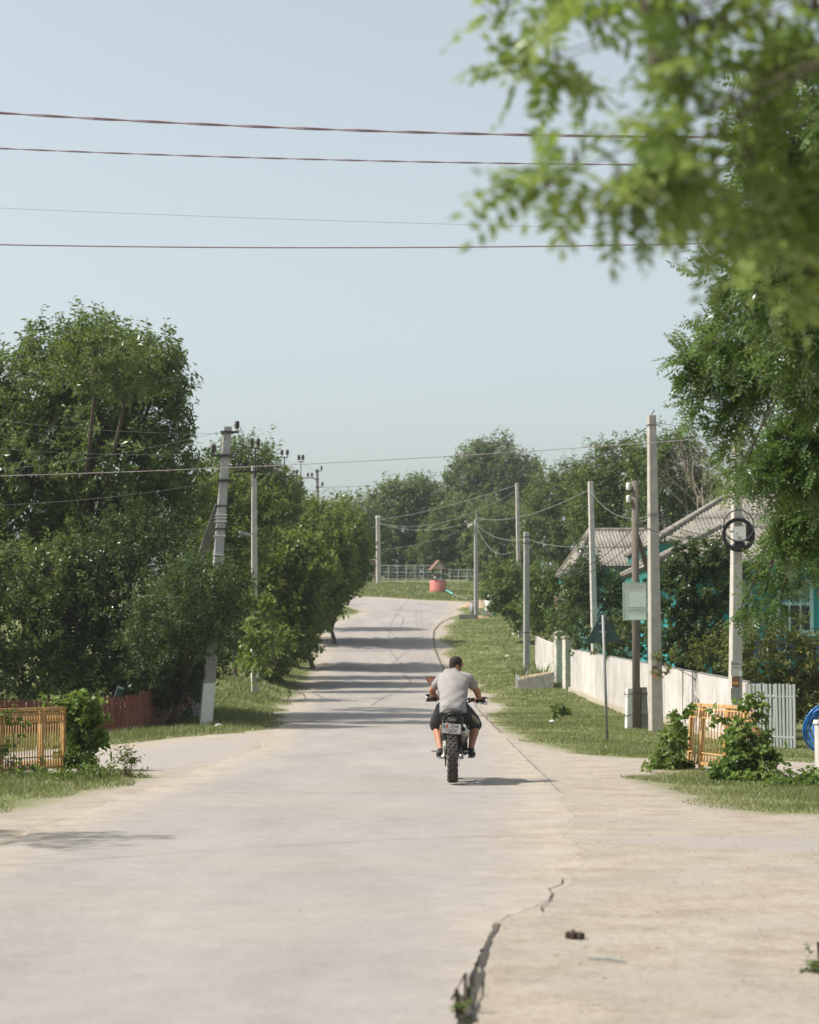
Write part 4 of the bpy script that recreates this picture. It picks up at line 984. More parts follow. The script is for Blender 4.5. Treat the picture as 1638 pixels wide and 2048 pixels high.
# red board fence
a0, a1 = P(-170, 1400, 52.5), P(279, 1400, 53.5)
f = thing('picket_fence', 'dull red picket fence under the dark trees behind the yellow railing', 'fence', (a0.x, a0.y, gz(a0.x, a0.y)))
f.matrix_basis = Matrix.Translation(f.location)
board_run(f, a0, a1, .102, .088, .02, .93, 'red_board'); rail_run(f, a0, a1, .22, .03, 'red_board', .05); rail_run(f, a0, a1, .72, .03, 'red_board', .05)
b0, b1 = P(281, 1400, 53.6), P(387, 1400, 66)
f = thing('board_fence', 'close boarded brown red fence running back to the whitewashed pole', 'fence', (b0.x, b0.y, gz(b0.x, b0.y)))
f.matrix_basis = Matrix.Translation(f.location)
board_run(f, b0, b1, .104, .100, .022, .98, 'red_board_light', pointed=False); rail_run(f, b0, b1, .25, .03, 'red_board', .06); rail_run(f, b0, b1, .75, .03, 'red_board', .06)
mb = MB(); p = P(238, 1388, 55); mb.box((0, 0, 0), (.17, .25, .30), (.25, .3, .2)); mb.box((0, 0, -.5), (.05, .05, .8))
o = tag(mb.build('meter_hood', M['sign_back'], bevel=.01), 'small grey metal hood sticking up behind the red fence', 'meter hood'); o.location = p + Vector((0, 0, .02))

# white concrete slab wall, running away along the right verge
WY = [45 + 4.1 * i for i in range(10)]
wx = lambda Y: 6.93 - (Y - 45) * .0257
wtop = lambda Y: 1.11 + .0251 * (Y - 45)
root = thing('white_wall', 'white painted slab wall running away along the right verge', 'wall', (wx(45), 45, gz(wx(45), 45)))
rl = root.location.copy()
for i in range(9):
    ya, yb = WY[i] + .03, WY[i + 1] - .03
    A = Vector((wx(ya), ya, 0)); B = Vector((wx(yb), yb, 0)); mb = MB(); vs = []
    for q in (A, B):
        zb = gz(q.x, q.y) + .17; zt = wtop(q.y)
        for dx in (0, .10): vs += [(q.x + dx - rl.x, q.y - rl.y, zb - rl.z), (q.x + dx - rl.x, q.y - rl.y, zt - rl.z)]
    mb.add(vs, [(0, 1, 5, 4), (2, 6, 7, 3), (0, 4, 6, 2), (1, 3, 7, 5), (0, 2, 3, 1), (4, 5, 7, 6)])
    mb.build('panel', M['white_panel'], root, bevel=.012)
    mb = MB(); vs = []
    for q in (Vector((wx(WY[i]), WY[i], 0)), Vector((wx(WY[i + 1]), WY[i + 1], 0))):
        zb = gz(q.x, q.y) - .15; zt = gz(q.x, q.y) + .168
        for dx in (-.09, .16): vs += [(q.x + dx - rl.x, q.y - rl.y, zb - rl.z), (q.x + dx - rl.x, q.y - rl.y, zt - rl.z)]
    mb.add(vs, [(0, 1, 5, 4), (2, 6, 7, 3), (0, 4, 6, 2), (1, 3, 7, 5), (0, 2, 3, 1), (4, 5, 7, 6)])
    mb.build('plinth', M['plinth'], root)
mb = MB(); mb.tube([(wx(y) + .05 - rl.x, y - rl.y, wtop(y) + .012 - rl.z) for y in WY], [(.065, .012)] * 10, 4); mb.build('coping', M['concrete_dark'], root)
mb = MB(); mb.box((.05, -.09, .62), (.26, .16, 1.36)); mb.build('end_post', M['white_panel'], root, bevel=.01)
mb = MB(); mb.box((-.085, 81.9 - 45, gz(wx(82), 82) + .14 - rl.z), (.34, .3, .30)); mb.build('footing', M['concrete_dark'], root)

# pale grey gate of pickets
g0, g1 = P(1501, 1495, 44.6), P(1589, 1495, 43.4)
f = thing('picket_gate', 'pale grey picket gate standing at the near end of the white wall', 'gate', (g0.x, g0.y, gz(g0.x, g0.y)))
f.matrix_basis = Matrix.Translation(f.location)
zg = gz(g0.x, g0.y) - .02
board_run(f, g0, g1, .1045, .072, .022, 1.34, 'picket', pointed=False, zf=lambda x, y: zg, jitter=.008, name='picket')
for z in (.25, 1.05):
    mb = MB(); d = g1 - g0; mb.tube([Vector((0, .045, z)), Vector((d.x, d.y + .045, z))], [(.03, .045)] * 2, 4); mb.build('rail', M['picket'], f)
mb = MB(); mb.box((d.x / 2, d.y / 2, -.04), (1.15, .4, .07)); mb.build('threshold', M['concrete_dark'], f)

# brick pillars
brick_me = []
for L in (.245,):
    mb = MB(); mb.box((0, 0, 0), (L, .115, .062)); brick_me = mb.mesh('brick', M['white_brick'])
def brick_pillar(name, label, loc, courses, rz=0, mat=None, group=None):
    t = thing(name, label, 'pillar', loc, rz, group)
    mb = MB(); mb.box((0, 0, courses * .0375 - .1), (.35, .35, courses * .075 + .2)); mb.build('mortar_core', M['mortar'], t)
    me = brick_me if not mat else brick_me.copy()
    if mat: me.materials.clear(); me.materials.append(M[mat])
    for c in range(courses):
        for k in range(4):
            a = k * math.pi / 2; s = 1 if c % 2 else -1
            p = Matrix.Rotation(a, 3, 'Z') @ Vector((.0625 * s, -.125, c * .075 + .04))
            o = link('brick', me, t); o.location = p + Vector((random.uniform(-.004, .004), random.uniform(-.004, .004), 0)); o.rotation_euler = (0, 0, a)
    mb = MB(); h = courses * .075; mb.box((0, 0, h + .02), (.45, .45, .05)); mb.add([(-.22, -.22, h + .045), (.22, -.22, h + .045), (.22, .22, h + .045), (-.22, .22, h + .045), (0, 0, h + .16)], [(0, 1, 4), (1, 2, 4), (2, 3, 4), (3, 0, 4), (3, 2, 1, 0)])
    mb.build('cap', M['plinth'], t); return t
brick_pillar('brick_pillar', 'nearer white brick pillar at the far end of the white wall', onground(1137, 83.6), 26, .25, group='brick gate pillars')
brick_pillar('brick_pillar', 'second white brick pillar just behind the nearer one', onground(1119, 88.0), 26, .25, group='brick gate pillars')
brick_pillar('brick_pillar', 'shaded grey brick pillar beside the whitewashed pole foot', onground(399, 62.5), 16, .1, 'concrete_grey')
root = thing('white_wall', 'short white wall continuing behind the brick pillars', 'wall', onground(1109, 90)); rl = root.location
for i in range(3):
    mb = MB(); y0, y1 = i * 3.4, i * 3.4 + 3.38; x0, x1 = -.02 * y0, -.02 * y1
    z0, z1 = (gz(rl.x + x0, rl.y + y0) - rl.z, gz(rl.x + x1, rl.y + y1) - rl.z)
    mb.prism([(x0, y0, z0 - .1), (x1, y1, z1 - .1), (x1, y1, z1 + 1.45), (x0, y0, z0 + 1.45)], (.1, 0, 0)); mb.build('panel', M['white_panel'], root, bevel=.01)
# planter
p0 = onground(1036, 85.0); p1 = onground(1108, 84.6)
t = thing('planter', 'low mossy concrete planter wall beside the brick pillars', 'planter', p0)
d = p1 - p0; mb = MB(); mb.prism([(0, 0, -.15), (d.x, d.y, d.z - .15), (d.x, d.y, d.z + .62), (0, 0, .36)], (0, .16, 0)); mb.build('front_wall', M['concrete_dark'], t, bevel=.015)
mb = MB(); mb.prism([(0, .165, -.15), (.14, .165, -.15), (.14, .165, .36), (0, .165, .36)], (0, 2.2, .2)); mb.build('side_wall', M['concrete_dark'], t)
mb = MB(); mb.prism([(.14, .165, .28), (d.x, d.y + .165, d.z + .5), (d.x, d.y + 2.3, d.z + .62), (.14, 2.3, .45)], (0, 0, .03)); mb.build('soil_bed', M['soil'], t)

# yellow bridge railings
def railing(label, A, B, h, posts, zlift=.06, lean=0, pitch=.058):
    A, B = Vector(A), Vector(B); d = B - A; L = d.length; rz = math.atan2(d.y, d.x)
    t = thing('yellow_railing', label, 'railing', (A.x, A.y, gz(A.x, A.y) + zlift), rz, 'yellow railings of the little bridge'); t.rotation_euler = (lean, 0, rz)
    for z, s in ((h, .03), (h * .80, .012), (h * .93, .012), (.05, .028), (.20, .012)):
        mb = MB(); mb.box((L / 2, 0, z), (L, .045 if s > .02 else .03, s * 1.6)); mb.build('rail', M['yellow'], t, bevel=.004)
    for f_ in posts:
        mb = MB(); mb.box((L * f_, .015, h / 2 - .06), (.055, .07, h + .08)); mb.build('post', M['yellow'], t, bevel=.006)
    mb = MB(); mb.tube([(0, 0, .05), (0, 0, h)], .0085, 6); bar = mb.mesh('bar', M['yellow'], True)
    mb = MB(); mb.tube([(0, 0, 0), (0, 0, .012), (0, 0, h * .105), (0, 0, h * .118)], [.009, .017, .017, .009], 7); sl = mb.mesh('sleeve', M['yellow'], True)
    n = int(L / pitch)
    for i in range(1, n):
        x = i * L / n
        o = link('bar', bar, t); o.location = (x, -.005, 0)
        for z in (h * .81, .065):
            q = link('sleeve', sl, o); q.location = (0, 0, z)
    return t
ra, rb = P(-150, 1500, 28.6), P(131, 1500, 31.2)
railing('yellow iron railing overgrown with vines by the junction on the left', ra, rb, .86, (.0, .52, .82, .985), .06)
ra, rb = P(1377, 1500, 32.2), P(1512, 1500, 29.4)
railing('yellow iron railing leaning among vines at the right of the junction', ra, rb, .88, (.0, .18, .55, .8), .04, -.06, .135)
mb = MB(); p = onground(1508, 29.2); mb.tube([(0, 0, -.1), (.02, 0, .68)], .085, 10); o = tag(mb.build('rusty_post', M['rust'], None, True), 'short rusty brown tube post among the vines', 'post'); o.location = p
V = dict(cat='climbing vine', frac=.5, r0=.015, rtw=.003, upn=.55)
tree('vine', 'dark bushy vine covering the right end of the yellow railing on the left', 165, 31.3, [(132, 1422, 16), (165, 1428, 22), (182, 1455, 20, .2), (160, 1468, 24, .3), (172, 1498, 20, .3), (152, 1518, 18), (100, 1412, 10), (190, 1520, 9), (195, 1478, 10)], M['leaf_hop'], ll=.075, lw=.062, per=75, k=12, tl=.18, seed=60, droop=.5, sprout=.2, **V)
tree('vine', 'thin vine threaded through the bars of the railing at the frame edge', 40, 30, [(28, 1436, 12), (0, 1440, 14), (30, 1490, 14), (48, 1530, 14), (20, 1545, 16), (75, 1548, 12), (-30, 1500, 30)], M['leaf_hop'], ll=.055, lw=.045, per=32, k=8, tl=.18, seed=61, droop=.45, **V)
tree('vine', 'vine climbing the left post of the right yellow railing', 1350, 31.8, [(1360, 1432, 8), (1352, 1465, 13), (1345, 1500, 16), (1335, 1530, 16), (1372, 1420, 6), (1355, 1542, 13), (1316, 1546, 10)], M['leaf_hop'], ll=.07, lw=.052, per=80, k=12, tl=.16, seed=62, droop=.4, sprout=.25, **V)
tree('vine', 'heavy leafy vine heaped over the right railing down to the gravel', 1490, 29.6, [(1503, 1422, 14, -.3), (1495, 1460, 17, -.4), (1488, 1505, 24, -.5), (1515, 1535, 28, -.6), (1462, 1545, 22, -.6), (1440, 1560, 16, -.7), (1475, 1475, 10, -.4), (1500, 1582, 24, -1), (1448, 1572, 14, -.8), (1535, 1588, 20, -1), (1525, 1485, 12, -.3), (1442, 1432, 5, -.2)], M['leaf_hop'], ll=.07, lw=.055, per=85, k=12, tl=.18, seed=63, droop=.4, sprout=.2, **V)
tree('vine', 'low vine spreading over the ground at the right frame edge', 1600, 27.5, [(1560, 1590, 26), (1600, 1598, 28), (1640, 1590, 32), (1575, 1612, 18), (1680, 1600, 34), (1455, 1602, 13, .8), (1520, 1610, 15, .4), (1405, 1582, 10, 2), (1302, 1560, 8, 3.5)], M['leaf_hop'], ll=.065, lw=.05, per=70, k=11, tl=.18, seed=64, droop=.25, **V)
WD = dict(cat='weed', frac=.6, r0=.008, rtw=.003, group='weeds on the verges')
tree('weed_plant', 'tall branching weed at the tip of the left island', 252, 29.3, [(250, 1520, 14), (245, 1538, 16), (262, 1545, 14), (235, 1550, 14)], M['leaf_olive'], ll=.06, lw=.022, per=60, k=9, tl=.16, seed=65, sprout=.5, **WD)
tree('weed_plant', 'spreading low weeds below the dark vine', 190, 28.6, [(190, 1552, 20), (220, 1555, 14), (150, 1560, 22), (110, 1568, 20), (60, 1575, 24), (10, 1580, 24)], M['leaf_hop'], ll=.055, lw=.025, per=60, k=9, tl=.16, seed=66, sprout=.3, **WD)
tree('weed_plant', 'broad leaved weed clump in the right verge grass', 1122, 58, [(1120, 1420, 8), (1132, 1424, 6), (1110, 1426, 6)], M['leaf_mid'], ll=.10, lw=.07, per=60, k=8, tl=.14, seed=67, **WD)
tree('weed_plant', 'green weed tuft at the lower right frame edge', 1630, 11.0, [(1630, 1952, 20), (1655, 1965, 26)], M['leaf_mid'], ll=.04, lw=.014, per=400, k=9, tl=.06, seed=68, **WD)
mb = MB(); random.seed(4)
for i in range(7):
    c_ = Vector((random.gauss(0, .018), random.gauss(0, .02), .012)); r_ = random.uniform(.012, .024)
    mb.lathe(c_, [(.001, -.014), (r_, -.008), (r_ * random.uniform(.7, 1.1), r_ * .9), (.001, r_ * random.uniform(1.2, 1.9))], 7)
o = tag(mb.build('dung_clod', M['dark_soil'], None), 'small dark clod lying on the gravel by the asphalt corner', 'clod'); o.location = hit(1150, 1882)
for i, (px, Y, lab) in enumerate(((912, 9.3, 'sprig of weed in the broken asphalt edge at the bottom'), (930, 9.8, 'second weed sprig a little up the broken asphalt edge'))):
    q = onground(px + 4, Y); s_ = 440
    tree('weed_plant', lab, px, Y, [(px + 8, 1327 + (1.5 - q.z - .03) * 4400 / Y, 9)], M['leaf_hop'], ll=.028, lw=.012, per=1200, k=6, tl=.03, seed=70 + i, **WD)

# ------------------------------------------------------------------ triangular sign seen from behind
b = onground(1214, 47.2); tp = P(1206, 1230, 47.2)
t = thing('road_sign', 'dark grey back of a triangular road sign on a thin leaning post', 'road sign', b)
d = tp - b; mb = MB(); mb.tube([Vector((0, 0, -.2)), d], .032, 10); mb.build('post', M['steel'], t, True)
q = lambda px, py: P(px, py, 47.28) - b
mb = MB(); tri = [q(1172, 1287), q(1243, 1283), q(1204, 1225)]
def rounded(tri, r=.05):
    out = []
    for i in range(3):
        a, c, e = tri[i - 1], tri[i], tri[(i + 1) % 3]
        u, w = (a - c).normalized(), (e - c).normalized(); p0, p1 = c + u * r, c + w * r
        for s in np.linspace(0, 1, 5): out.append(p0.lerp(c, s).lerp(c.lerp(p1, s), s))
    return out
ro = rounded(tri); mb.prism([p + Vector((0, .03, 0)) for p in ro], (0, .004, 0)); pl = mb.build('plate', M['sign_back'], t)
mb = MB(); mb.tube([p + Vector((0, .028, 0)) for p in ro], .010, 5, closed=True, up=(0, 1, 0)); mb.build('rim', M['sign_back'], pl)
for z in (.12, .40):
    c = tri[2].lerp((tri[0] + tri[1]) / 2, z + .25); mb = MB(); mb.box((c.x, -.0 + c.y, c.z), (.16, .09, .03)); mb.build('clamp', M['steel'], t)
c = b + d; mb = MB()

# ------------------------------------------------------------------ teal house
house = thing('teal_house', 'turquoise house with weathered corrugated hip roofs behind the garden', 'house', (8, 62, 1.0))
hl = house.location
def wall_box(x0, x1, y0, y1, z0, z1, mat, name='wall'):
    mb = MB(); mb.box(((x0 + x1) / 2 - hl.x, (y0 + y1) / 2 - hl.y, (z0 + z1) / 2 - hl.z), (x1 - x0, y1 - y0, z1 - z0)); return mb.build(name, M[mat], house)
wall_box(8.6, 16.5, 72.5, 81.5, .2, 5.45, 'teal_light'); wall_box(7.6, 15.5, 62.9, 72.47, .2, 4.40, 'teal'); wall_box(7.2, 10.3, 84.6, 93.5, .2, 5.17, 'teal_light')
def corrugated(root, p00, ux, vx, Lu, Lv, tlo, thi, sheet_w=1.05, rows=2, amp=.020, pitch=.14):
    """slope split into sheets; thi(u) gives the highest reachable share of the slope at u"""
    ux, vx = Vector(ux), Vector(vx); nrm = ux.cross(vx).normalized()
    if nrm.z < 0: nrm = -nrm
    nsh = int(math.ceil(Lu / sheet_w))
    for r in range(rows):
        t0, t1 = r / rows, (r + 1) / rows + .03
        for k in range(nsh):
            ua, ub = k * sheet_w, min(Lu, (k + 1) * sheet_w + .05)
            m = max(4, int((ub - ua) / (pitch / 6))); vs = []; fs = []
            tops = [min(t1, thi(ua + (ub - ua) * i / m)) for i in range(m + 1)]
            if max(tops) <= t0 + .01: continue
            lift = .012 * (rows - 1 - r) * 0 + .018 * (r) + random.uniform(0, .006); dv = random.uniform(-.02, .02)
            for i in range(m + 1):
                u = ua + (ub - ua) * i / m; h = amp * math.sin(2 * math.pi * u / pitch) + lift + .006 * (k % 2)
                for tt_ in (max(0, t0 + dv * .3), max(t0 + dv * .3, tops[i])):
                    vs.append(Vector(p00) + ux * u + vx * (tt_ * Lv) + nrm * h)
            fs = [(2 * i, 2 * i + 2, 2 * i + 3, 2 * i + 1) for i in range(m)]
            mb = MB(); mb.add(vs, fs); o = mb.build('roof_sheet', M['asbestos'], root, True)
            s = o.modifiers.new('thickness', 'SOLIDIFY'); s.thickness = .008
def hip(x0, x1, y0, y1, ze, zr, ins, name='roof'):
    r = MB(); ym = (y0 + y1) / 2; o = Vector(hl)
    E = [(x0, y0, ze), (x1, y0, ze), (x1, y1, ze), (x0, y1, ze), (x0 + ins, ym, zr), (x1 - ins, ym, zr)]
    r.add([Vector(e) - o - Vector((0, 0, .06)) for e in E], [(0, 1, 5, 4), (1, 2, 5), (2, 3, 4, 5), (3, 0, 4), (3, 2, 1, 0)])
    root = r.build(name, M['asbestos'], house)
    d = Vector((0, ym - y0, zr - ze)); Lv = d.length; Lu = x1 - x0
    corrugated(root, Vector((x0, y0, ze)) - o, (1, 0, 0), d.normalized(), Lu, Lv, 0, lambda u: max(0, min(1, u / ins, (Lu - u) / ins)))
    d2 = Vector((ins, 0, zr - ze)); W2 = y1 - y0
    corrugated(root, Vector((x0, y0, ze)) - o, (0, 1, 0), d2.normalized(), W2, d2.length, 0, lambda u: max(0, min(u, W2 - u) / (W2 / 2)))
    mb = MB()
    for a, b_ in ((0, 4), (3, 4), (4, 5)): mb.tube([Vector(E[a]) - o + Vector((0, 0, .04)), Vector(E[b_]) - o + Vector((0, 0, .05))], .09, 8)
    mb.build('ridge_cap', M['asbestos'], root)
    mb = MB(); mb.box(((x0 + x1) / 2 - o.x, y0 + .10 - o.y, ze - .20 - o.z), (x1 - x0 - .1, .03, .24)); mb.build('fascia', M['teal_dark'], root)
    mb = MB(); mb.box((x0 + .10 - o.x, (y0 + y1) / 2 - o.y, ze - .20 - o.z), (.03, y1 - y0 - .1, .24)); mb.build('fascia', M['teal_dark'], root)
hip(8.05, 17, 72, 82, 5.5, 7.30, 3.0)
hip(6.95, 16, 62, 71.9, 4.36, 5.62, 2.5)
hip(6.3, 10.6, 84, 94, 5.2, 6.85, 1.0)
def window(x, z0, z1, w, y):
    o = Vector(hl); mb = MB()
    for s in (-1, 1): mb.box((x + s * w / 2 - o.x, y - .03 - o.y, (z0 + z1) / 2 - o.z), (.10, .08, z1 - z0 + .1))
    for zz in (z0, z1, z0 + (z1 - z0) * .55): mb.box((x - o.x, y - .033 - o.y, zz - o.z), (w + .1, .07, .09))
    for dx in (-w / 6, w / 6): mb.box((x + dx - o.x, y - .031 - o.y, (z0 + z1) / 2 - o.z), (.05, .06, z1 - z0))
    fr = mb.build('window', M['frame_blue'], house)
    for i in range(3):
        for (a, b_, mt) in ((z0, z0 + (z1 - z0) * .55, 'glass'), (z0 + (z1 - z0) * .55, z1, 'curtain')):
            mb = MB(); mb.box((x + (i - 1) * w / 3 - o.x, y + .004 - o.y, (a + b_) / 2 - o.z), (w / 3 - .05, .012, (b_ - a) - .09)); mb.build('pane', M[mt], fr)
    mb = MB(); mb.box((x - o.x, y - .06 - o.y, z0 - .09 - o.z), (w + .3, .16, .06)); mb.build('sill', M['frame_blue'], fr)
m_, n_, l_, b_ = new_mat('dark_glass'); b_.inputs['Base Color'].default_value = (.02, .03, .035, 1); b_.inputs['Roughness'].default_value = .08; M['glass'] = m_
M['curtain'] = simple('green_blue_curtain_behind_glass', (.12, .30, .28), (.08, .22, .21), 5, .3, bmp=0)
window(11.0, 2.40, 3.85, .95, 62.88); window(9.45, 2.5, 3.85, .55, 62.88); window(12.9, 2.4, 3.85, .95, 62.88)
mb = MB(); mb.box((3.5, .86, .9), (7.2, .06, .5)); mb.build('plinth_band', M['hose_blue'], house)

# ------------------------------------------------------------------ at the bend: well, fence, gate, bins
wp = onground(876, 172.0)
t = thing('well', 'small red ring well with a little gabled roof on the grass rise', 'well', wp)
mb = MB(); mb.lathe((0, 0, 0), [(.64, -.25), (.64, .86), (.60, .90), (.52, .90), (.52, .1), (.001, .1)], 28); mb.build('ring', M['well_red'], t, True)
for s in (-1, 1):
    mb = MB(); mb.box((s * .42, 0, 1.35), (.09, .09, 1.0)); mb.build('roof_post', M['wood_grey'], t)
mb = MB(); mb.tube([(-.5, 0, 1.28), (.5, 0, 1.28)], .085, 10); ax = mb.build('windlass', M['wood_grey'], t, True)
mb = MB(); mb.tube([(.5, 0, 1.28), (.62, 0, 1.28), (.62, -.1, 1.05), (.78, -.1, 1.05)], .02, 6); mb.build('crank', M['iron'], ax)
rt = Matrix.Rotation(.25, 3, 'Z')
gb_ = MB(); gb_.prism([rt @ Vector(v) for v in ((-.50, -.45, 1.78), (.50, -.45, 1.78), (0, -.45, 2.36))], rt @ Vector((0, .9, 0))); gb_.build('gable', M['well_gable'], t)
for s in (-1, 1):
    mb = MB(); mb.prism([rt @ Vector(v) for v in ((s * .64, -.56, 1.66), (0, -.56, 2.42), (0, -.56, 2.48), (s * .68, -.56, 1.70))], rt @ Vector((0, 1.12, 0))); mb.build('roof_board', M['well_roof'], t)
mb = MB(); mb.lathe((-.2, -.1, .9), [(.001, .0), (.11, 0), (.14, .28), (.12, .28), (.001, .05)], 12); o = tag(mb.build('bucket', M['steel'], None, True), 'small metal bucket standing on the well rim', 'bucket'); o.location = wp + Vector((0, -.45, .0))
pts = [hit(*p) + Vector((0, 0, .16)) for p in ((889, 1184), (897, 1187), (905, 1192))]
mb = MB(); mb.tube([wp + Vector((.5, -.3, .3))] + pts, .055, 6); tag(mb.build('hose', M['hose_teal'], None, True), 'turquoise hose running down the grass from the well', 'hose')
mb = MB(); mb.tube([pts[-1]] + [hit(*p) + Vector((0, 0, .12)) for p in ((914, 1195), (924, 1199), (936, 1202))], .035, 6); tag(mb.build('hose', M['cable_pale'], None, True), 'pale thin end of the hose lying toward the soil heap', 'hose')
t = thing('mesh_fence', 'pale wire mesh fence on posts behind the well', 'fence', onground(850, 186)); fl_ = t.location
fpx = [760 + 17.5 * i for i in range(12)]
mb = MB(); mb.tube([(0, 0, -.2), (0, 0, 1.52)], .035, 6); pm = mb.mesh('post', M['mesh_wire'])
mb = MB(); mb.tube([(0, 0, -.2), (0, 0, .95)], .035, 6); pm2 = mb.mesh('post', M['mesh_wire'])
wires_ = {k: [] for k in range(6)}
for i, px in enumerate(fpx):
    q = onground(px, 186); low = px > 890
    o = link('post', pm if px < 900 else pm, t); o.location = q - fl_ - Vector((0, 0, .35 if low else 0))
    for k in range(6): wires_[k].append(q - fl_ + Vector((0, 0, .05 + .285 * k - (.35 if low else 0))))
for k in range(6):
    mb = MB(); mb.tube(wires_[k], .022 if k in (5, 3) else .010, 4); mb.build('rail' if k in (5, 3) else 'strand', M['mesh_wire'], t)
mb = MB()
for i in range(len(fpx) - 1):
    for s in range(1, 7):
        a_, b2 = wires_[0][i].lerp(wires_[0][i + 1], s / 7), wires_[5][i].lerp(wires_[5][i + 1], s / 7); mb.tube([a_, b2], .006, 3, False)
tag(mb.build('mesh_wires', M['mesh_wire'], t), kind='stuff')
for px, h, lab in ((722, 1.65, 'left brown gate pillar with flat cap at the bend'), (743, 1.9, 'middle brown gate pillar with flat cap at the bend'), (751.5, 1.9, 'right brown gate pillar touching the far concrete pole')):
    q = onground(px, 187); t = thing('gate_pillar', lab, 'pillar', q, 0, 'brown gate pillars at the bend')
    mb = MB(); mb.box((0, 0, h / 2 - .2), (.26, .26, h + .4)); mb.build('shaft', M['brick_brown'], t); mb = MB(); mb.box((0, 0, h + .04), (.5, .5, .08), taper=.8); mb.build('cap', M['plinth'], t)
q = onground(733, 187.1); t = thing('garden_gate', 'pale green sheet gate between the brown pillars', 'gate', q)
mb = MB(); mb.box((0, 0, .45), (.62, .03, .8)); mb.build('sheet', M['gate_green'], t)
for z in (.95, 1.15, 1.35):
    mb = MB(); mb.box((0, 0, z), (.62, .03, .04)); mb.build('bar', M['mesh_wire'], t)
q = onground(708, 187.1); t = thing('garden_fence', 'pale green panel fence beside the left brown pillar', 'fence', q)
mb = MB(); mb.box((0, 0, .5), (1.0, .03, 1.0)); mb.build('sheet', M['gate_green'], t)
q = onground(945.5, 140.6); t = thing('rubbish_bin', 'grey street bin beside the lamp pole', 'bin', q, .2)
mb = MB(); mb.lathe((0, 0, 0), [(.001, .02), (.15, .02), (.19, 1.0), (.17, 1.0), (.13, .1), (.001, .1)], 16); mb.build('body', M['bin_grey'], t, True)
mb = MB(); mb.lathe((0, 0, 1.0), [(.20, -.05), (.215, -.04), (.215, .0), (.20, .01)], 16); mb.build('rim', M['steel'], t, True)
q = onground(979, 143); t = thing('plastic_barrel', 'white plastic barrel standing right of the lamp pole', 'barrel', q + Vector((0, 0, .25)))
mb = MB(); mb.lathe((0, 0, 0), [(.001, 0), (.25, .0), (.28, .06), (.28, .3), (.265, .33), (.28, .36), (.28, .66), (.265, .69), (.28, .72), (.27, .98), (.2, 1.02), (.001, 1.02)], 20); mb.build('body', M['white_plastic'], t, True)
mb = MB(); mb.lathe((.08, 0, 1.02), [(.001, 0), (.05, 0), (.05, .04), (.001, .04)], 10); mb.build('cap', M['bin_grey'], t)
mb = MB(); mb.box((0, 0, .12), (.8, .5, .25)); mb.build('stand', M['concrete'], t).location = (-.1, 0, -.26)
for px, Y, h, lab in ((990, 141, 1.25, 'bright green post next to the white barrel'), (969, 138, .9, 'short thin green stake in front of the barrel')):
    mb = MB(); mb.tube([(0, 0, -.1), (0, 0, h)], .07 if h > 1 else .025, 8); mb.lathe((0, 0, h), [(.08 if h > 1 else .03, 0), (.001, .04)], 8)
    o = tag(mb.build('green_post', M['green_post']), lab, 'post'); o.location = onground(px, Y)
q = onground(935, 138.6); mb = MB(); mb.box((0, 0, .12), (1.1, .8, .32)); o = tag(mb.build('concrete_slab', M['concrete_dark'], bevel=.03), 'mossy concrete slab at the foot of the lamp pole', 'slab'); o.location = q
def mound(label, px, Y, rx, ry, h, mat='soil'):
    mb = MB(); n = 22; vs = []; fs = []
    for i in range(6):
        f_ = i / 5
        for k in range(n):
            a = 6.2832 * k / n; r = (1 - f_) * (1 + .15 * math.sin(3 * a + px) + .1 * math.sin(7 * a)); vs.append((rx * r * math.cos(a), ry * r * math.sin(a), -.1 + (h + .1) * math.sin(f_ * 1.57) * (1 + .1 * math.sin(5 * a + i))))
    for i in range(5):
        for k in range(n): l2 = (k + 1) % n; fs.append((i * n + k, i * n + l2, (i + 1) * n + l2, (i + 1) * n + k))
    mb.add(vs, fs); o = tag(mb.build('soil_mound', M[mat], None, True), label, 'soil heap'); o.location = onground(px, Y)
mound('sandy soil heap behind the lamp pole at the bend', 960, 152, 1.5, 1.2, .5); mound('reddish soil heaped around the lamp pole foot', 962, 138.8, .8, .6, .18)

# ------------------------------------------------------------------ right edge: blue pipe coil, white gate pillar
t = thing('pipe_coil', 'bright blue plastic pipe coil standing by the bushes', 'pipe coil', onground(1652, 41.5))
for i in range(4):
    r = .46 - .035 * i; mb = MB(); mb.tube([(.02 * i + r * .95 * math.cos(a), -.05 * i + .10 * math.sin(a * 2 + i), .42 + r * math.sin(a)) for a in np.linspace(0, 6.2832, 30)[:-1]], .024, 8, closed=True, up=(0, 1, 0)); mb.build('loop', M['hose_blue'], t, True)
q = onground(1652, 31.2); t = thing('gate_pillar', 'white painted concrete pillar cut by the right frame edge', 'pillar', q)
mb = MB(); mb.box((0, 0, .32), (.30, .30, .78)); mb.build('shaft', M['white_panel'], t, bevel=.015); mb = MB(); mb.box((0, 0, .73), (.34, .34, .05), taper=.9); mb.build('cap', M['white_panel'], t)

